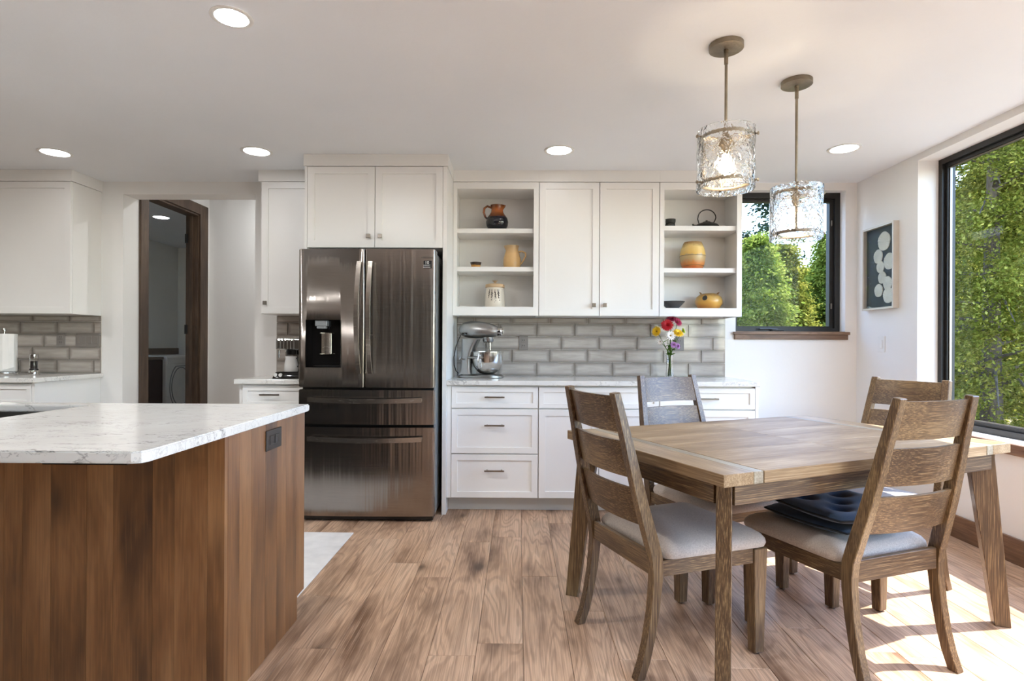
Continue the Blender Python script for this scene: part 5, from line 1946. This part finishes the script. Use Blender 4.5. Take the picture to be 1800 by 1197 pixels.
tube(bm, [(0.084, 0.01, 0.010), (0.096, 0.01, 0.010)], 0.004, 8)
part('tension_arm', bm, 'chrome', t, True)
t = thing('pepper_mill', 'small clear pepper mill with chrome ends on the left worktop', 'pepper mill', (-3.628, 4.22, CZ1 + 0.0003), 0, local=True)
bm = bmesh.new()
lathe(bm, [(0.029, 0.0), (0.030, 0.003), (0.030, 0.032), (0.027, 0.036)], 28)
part('base', bm, 'chrome', t, True)
bm = bmesh.new()
lathe(bm, [(0.028, 0.0362), (0.028, 0.048), (0.024, 0.0482)], 28)
part('collar', bm, 'black_plastic', t, True)
bm = bmesh.new()
lathe(bm, [(0.022, 0.0484), (0.022, 0.105)], 24)
part('peppercorns', bm, 'pepper', t, True)
bm = bmesh.new()
lathe(bm, [(0.0265, 0.0486), (0.0265, 0.125), (0.0235, 0.125), (0.0235, 0.0486)], 28, cap0=False, cap1=False)
part('glass', bm, 'clear_glass', t, True)
bm = bmesh.new()
lathe(bm, [(0.0265, 0.1253), (0.027, 0.128), (0.026, 0.155), (0.022, 0.159), (0.0, 0.160)], 28)
part('cap', bm, 'chrome', t, True)

ex, ey = -1.600, 4.10
t = thing('espresso_machine', 'chrome and black espresso machine half hidden behind the refrigerator', 'espresso machine', (ex, ey, CZ1 + 0.0003), 0, local=True)
bm = bmesh.new()
loft(bm, [[(a, b_, z) for a, b_ in rrect(0.132 - i_, 0.13 - i_, 0.02, 4)] for i_, z in ((0.0, 0.0), (0.0, 0.004), (0.012, 0.038), (0.02, 0.046))])
bs_ = part('base', bm, 'black_gloss', t, True)
for k in range(2):
    bm = bmesh.new()
    tube(bm, [(-0.105 + 0.036 * k, -0.120, 0.026), (-0.105 + 0.036 * k, -0.132, 0.024)], 0.012, 14)
    part('button', bm, 'plastic_white', bs_, True)
part('column', Box(-0.10, 0.12, 0.02, 0.12, 0.0465, 0.20, 0.012, 2), 'chrome', t)
bm = Box(-0.112, 0.125, -0.105, 0.125, 0.2005, 0.285, 0.015, 3)
hd2 = part('boiler_housing', bm, 'chrome', t)
for k in range(6):
    part('rib', Box(-0.108 + 0.024 * k, -0.100 + 0.024 * k, -0.112, -0.1055, 0.206, 0.278, 0.002), 'chrome', hd2)
bm = bmesh.new()
lathe(bm, [(0.032, 0.165), (0.036, 0.172), (0.036, 0.2003)], 24, -0.03, -0.03, 0)
part('group_head', bm, 'black_plastic', t, True)
bm = bmesh.new()
tube(bm, [(-0.095, -0.085, 0.2003), (-0.098, -0.088, 0.17), (-0.094, -0.092, 0.145)], [0.007, 0.006, 0.004], 10)
part('steam_wand', bm, 'chrome', t, True)
t = thing('milk_jug', 'pale steel milk jug standing on the espresso machine base', 'jug', (ex - 0.026, ey - 0.045, CZ1 + 0.0468), 0, local=True)
bm = bmesh.new()
lathe(bm, [(0.046, 0.0), (0.048, 0.004), (0.046, 0.05), (0.038, 0.09), (0.040, 0.110), (0.038, 0.110), (0.036, 0.09), (0.043, 0.05), (0.0, 0.008)], 30)
part('body', bm, 'enamel_white', t, True)
bm = bmesh.new()
tube(bm, [(0.038, -0.005, 0.095), (0.066, -0.012, 0.088), (0.068, -0.012, 0.05), (0.046, -0.005, 0.034)], 0.005, 8)
part('handle', bm, 'black_plastic', t, True)

# ================================================================== laundry seen through the doorway
t = thing('clothes_dryer', 'white front-load dryer in the dim laundry room', 'dryer', (-5.35, 8.375, 0))
part('body', Box(-5.695, -5.0, 8.03, 8.72, 0.02, 0.975, 0.02, 3), 'enamel_white', t)
for y_ in (8.08, 8.67):
    for x_ in (-5.65, -5.06):
        bm = bmesh.new()
        lathe(bm, [(0.02, 0.0), (0.02, 0.0195)], 10, x_, y_, 0)
        part('foot', bm, 'black_plastic', t)
bm = bmesh.new()
ring = []
for r_ in (0.27, 0.225):
    tube(bm, [(-4.998, 8.375 + r_ * cos(2 * pi * i / 40), 0.52 + min(r_ * 1.25 * sin(2 * pi * i / 40), 0.30)) for i in range(40)], 0.007, 6, closed=True)
dd = part('door', bm, 'fridge_side', t, True)
part('control_panel', Box(-4.9995, -4.992, 8.06, 8.69, 0.86, 0.95, 0.003), 'enamel_white', t)
t = thing('laundry_cabinet', 'dark brown base cabinet in the dim laundry room', 'cabinet', (-5.37, 7.2, 0))
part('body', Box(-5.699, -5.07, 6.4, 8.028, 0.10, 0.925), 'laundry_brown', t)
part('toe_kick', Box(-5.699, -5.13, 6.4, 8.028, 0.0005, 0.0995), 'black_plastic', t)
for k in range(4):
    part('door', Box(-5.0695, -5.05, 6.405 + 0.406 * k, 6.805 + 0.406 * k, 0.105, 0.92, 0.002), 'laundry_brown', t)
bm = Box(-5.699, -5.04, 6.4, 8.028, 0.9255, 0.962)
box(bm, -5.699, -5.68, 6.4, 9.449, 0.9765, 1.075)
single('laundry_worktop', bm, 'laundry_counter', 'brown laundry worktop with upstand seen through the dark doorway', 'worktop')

# ================================================================== outside
struct('ground', Box(XR + 0.23, 260, -160, 260, -1.3, -0.9), 'ground_mat')
struct('ground_back', Box(-120, XR + 0.2295, 9.7, 260, -1.3, -0.9), 'ground_mat')
struct('patio', Box(XR + 0.228, 6.4, -7.0, 5.6, -0.3, -0.12), 'deck_mat')  # unseen slab extended along the house to bounce daylight onto the ceiling


def spray_mesh(name, mat, seed, R, Ht, n_br, per, size, droop, base_z, power=1.0, narrow=1.0):
    """foliage as many small folded sprays set along drooping branches"""
    r_ = random.Random(seed)
    vs_, fs = [], []
    for b_ in range(n_br):
        s = r_.random() ** power
        z = base_z + (Ht - base_z) * s
        L = (R * (1 - s) ** 0.75 + 0.25) * r_.uniform(0.65, 1.1)
        a = r_.uniform(0, 2 * pi)
        for k in range(per):
            q = r_.uniform(0.12, 1.0) ** 0.7
            c = Vector((cos(a) * L * q, sin(a) * L * q, z + 0.20 * L * q - droop * L * q * q))
            c += Vector((r_.gauss(0, 0.16), r_.gauss(0, 0.16), r_.gauss(0, 0.13))) * (0.5 + 0.6 * q) * narrow
            d_ = Vector((cos(a) + r_.gauss(0, 0.7), sin(a) + r_.gauss(0, 0.7), r_.gauss(-0.25, 0.5))).normalized()
            up = Vector((r_.gauss(0, 0.6), r_.gauss(0, 0.6), 1)).normalized()
            sd_ = d_.cross(up)
            if sd_.length < 1e-3:
                continue
            sd_.normalize()
            w_ = size * r_.uniform(0.6, 1.3)
            l_ = w_ * 1.9
            i0 = len(vs_)
            vs_ += [c - d_ * l_ * 0.5, c + sd_ * w_ * 0.5 - up * w_ * 0.15, c + d_ * l_ * 0.5 - up * w_ * 0.2, c - sd_ * w_ * 0.5 - up * w_ * 0.15]
            fs += [(i0, i0 + 1, i0 + 2), (i0, i0 + 2, i0 + 3)]
    me = bpy.data.meshes.new(name)
    me.from_pydata([tuple(v) for v in vs_], [], fs)
    me.update()
    me.materials.append(M[mat])
    return me


def trunk_mesh(Ht, r0, seed, branches=14, R=1.6, base_z=0.8):
    r_ = random.Random(seed)
    bm = bmesh.new()
    pts = [(0.10 * sin(3.1 * i / 10 + seed), 0.08 * cos(2.3 * i / 10 + seed), Ht * i / 10) for i in range(11)]
    tube(bm, pts, [r0 * (1 - 0.93 * i / 10) for i in range(11)], 9)
    for k in range(branches):
        s = r_.uniform(0.08, 0.92)
        z = base_z + (Ht - base_z) * s
        a = r_.uniform(0, 2 * pi)
        L = R * (1 - s) ** 0.75 * 0.8 + 0.15
        i = min(10, int(z / Ht * 10))
        p0 = Vector(pts[i])
        p0.z = z
        tube(bm, [p0, p0 + Vector((cos(a) * L * 0.5, sin(a) * L * 0.5, 0.08 * L)), p0 + Vector((cos(a) * L, sin(a) * L, -0.18 * L))],
             [r0 * 0.22 * (1 - 0.6 * s), r0 * 0.14 * (1 - 0.6 * s), r0 * 0.04], 5)
    me = mesh_of(bm, 'trunk', True)
    me.materials.append(M['bark'])
    return me


KINDS = {
    'cedar': (spray_mesh('foliage', 'cedar_leaf', 11, 2.3, 8.6, 340, 400, 0.033, 0.42, 0.1, 1.0), trunk_mesh(8.6, 0.16, 11, 60, 2.2, 0.3)),
    'fir': (spray_mesh('foliage', 'fir_leaf', 12, 2.2, 7.6, 280, 230, 0.075, 0.30, 0.2, 1.1), trunk_mesh(7.6, 0.15, 12, 40, 2.0)),
    'fir2': (spray_mesh('foliage', 'cedar_leaf', 13, 2.4, 8.4, 280, 230, 0.08, 0.35, 0.2, 1.1), trunk_mesh(8.4, 0.15, 13, 40, 2.2)),
    'pine': (spray_mesh('foliage', 'pine_leaf', 14, 2.0, 13.0, 80, 60, 0.13, 0.22, 3.5, 1.0, 1.4), trunk_mesh(13.0, 0.20, 14, 40, 2.0, 3.0)),
}


def tree(kind, label, x, y, z, s, rot, group):
    t = thing({'cedar': 'cedar_tree', 'fir': 'fir_tree', 'fir2': 'fir_tree', 'pine': 'pine_tree'}[kind], label, 'tree', (x, y, z), rot, group, local=True)
    t.scale = (s, s, s)
    fo, tr = KINDS[kind]
    for nm_, me in (('foliage', fo), ('trunk', tr)):
        o = bpy.data.objects.new(nm_, me)
        COL.objects.link(o)
        o.parent = t
        if nm_ == 'foliage':
            o['kind'] = 'stuff'
    return t


GZ = -0.9
tree('cedar', 'big leafy cedar filling the picture window', 7.3, 8.75, GZ, 1.0, 0.4, 'trees outside the windows')
tree('fir2', 'shaded conifer behind the cedar in the picture window', 11.6, 13.0, GZ, 1.1, 3.3, 'trees outside the windows')
tree('fir', 'bright young fir at the left of the back window', 5.25, 12.6, GZ, 0.58, 0.2, 'trees outside the windows')
tree('fir2', 'fir with brown trunk in the middle of the back window', 7.1, 15.2, GZ, 0.56, 2.2, 'trees outside the windows')
tree('fir', 'dark fir at the right of the back window', 9.6, 17.6, GZ, 0.72, 4.0, 'trees outside the windows')
tree('fir2', 'fir standing behind the young fir in the back window', 7.3, 21.2, GZ, 0.72, 5.2, 'trees outside the windows')
tree('pine', 'sparse tall pine against the sky in the back window', 12.0, 26.5, GZ, 0.92, 1.1, 'trees outside the windows')
tree('pine', 'slender pine top rising at the left edge of the back window', 9.6, 24.2, GZ, 0.52, 2.6, 'trees outside the windows')
for i, (x_, y_, s_, lab) in enumerate(((15.0, 6.6, 1.0, 'conifer right of the big cedar, beyond the picture window'), (19, 12.5, 1.0, 'conifer of the tree belt, behind the cedar to the right'),
                                       (23, 5.0, 0.9, 'conifer of the tree belt opposite the table'), (27, -2, 1.0, 'conifer of the tree belt opposite the glazed doors'),
                                       (15.5, 19, 1.0, 'conifer of the tree belt left of the shaded conifer'), (11.4, 22.4, 0.66, 'low conifer under the tall pine in the back window'),
                                       (3.4, 27, 0.9, 'conifer of the tree belt left of the back window view'),
                                       (-2.4, 12.4, 1.0, 'conifer added behind the kitchen wall to block sky, nearest the house'), (-8.0, 17.5, 1.1, 'conifer added behind the kitchen wall to block sky, further left'),  # unseen trees added to keep bright sky out of the art glazing
                                       (1.0, 20.5, 1.0, 'conifer added behind the kitchen wall to block sky, further back'))):
    tree('fir' if i % 2 else 'fir2', lab, x_, y_, GZ, s_, i * 1.3, 'belt of trees outside')

# distant wooded ridge
bm = bmesh.new()
n = 60
prev = None
r_ = random.Random(5)
for i in range(n + 1):
    a = -0.3 + 2.2 * i / n
    hgt = 33 + 5 * sin(a * 3.1 + 0.6) + 3 * sin(a * 9) + r_.uniform(-0.8, 0.8)
    R1 = 190
    cur = [bm.verts.new((R1 * cos(a), R1 * sin(a), -2)), bm.verts.new(((R1 + 30) * cos(a), (R1 + 30) * sin(a), hgt)), bm.verts.new(((R1 + 80) * cos(a), (R1 + 80) * sin(a), hgt * 0.8)), bm.verts.new(((R1 + 90) * cos(a), (R1 + 90) * sin(a), -2))]
    if prev:
        for k in range(3):
            bm.faces.new([prev[k], cur[k], cur[k + 1], prev[k + 1]])
    prev = cur
struct('wooded_ridge', bm, 'hazy_hill_mat', smooth=True)
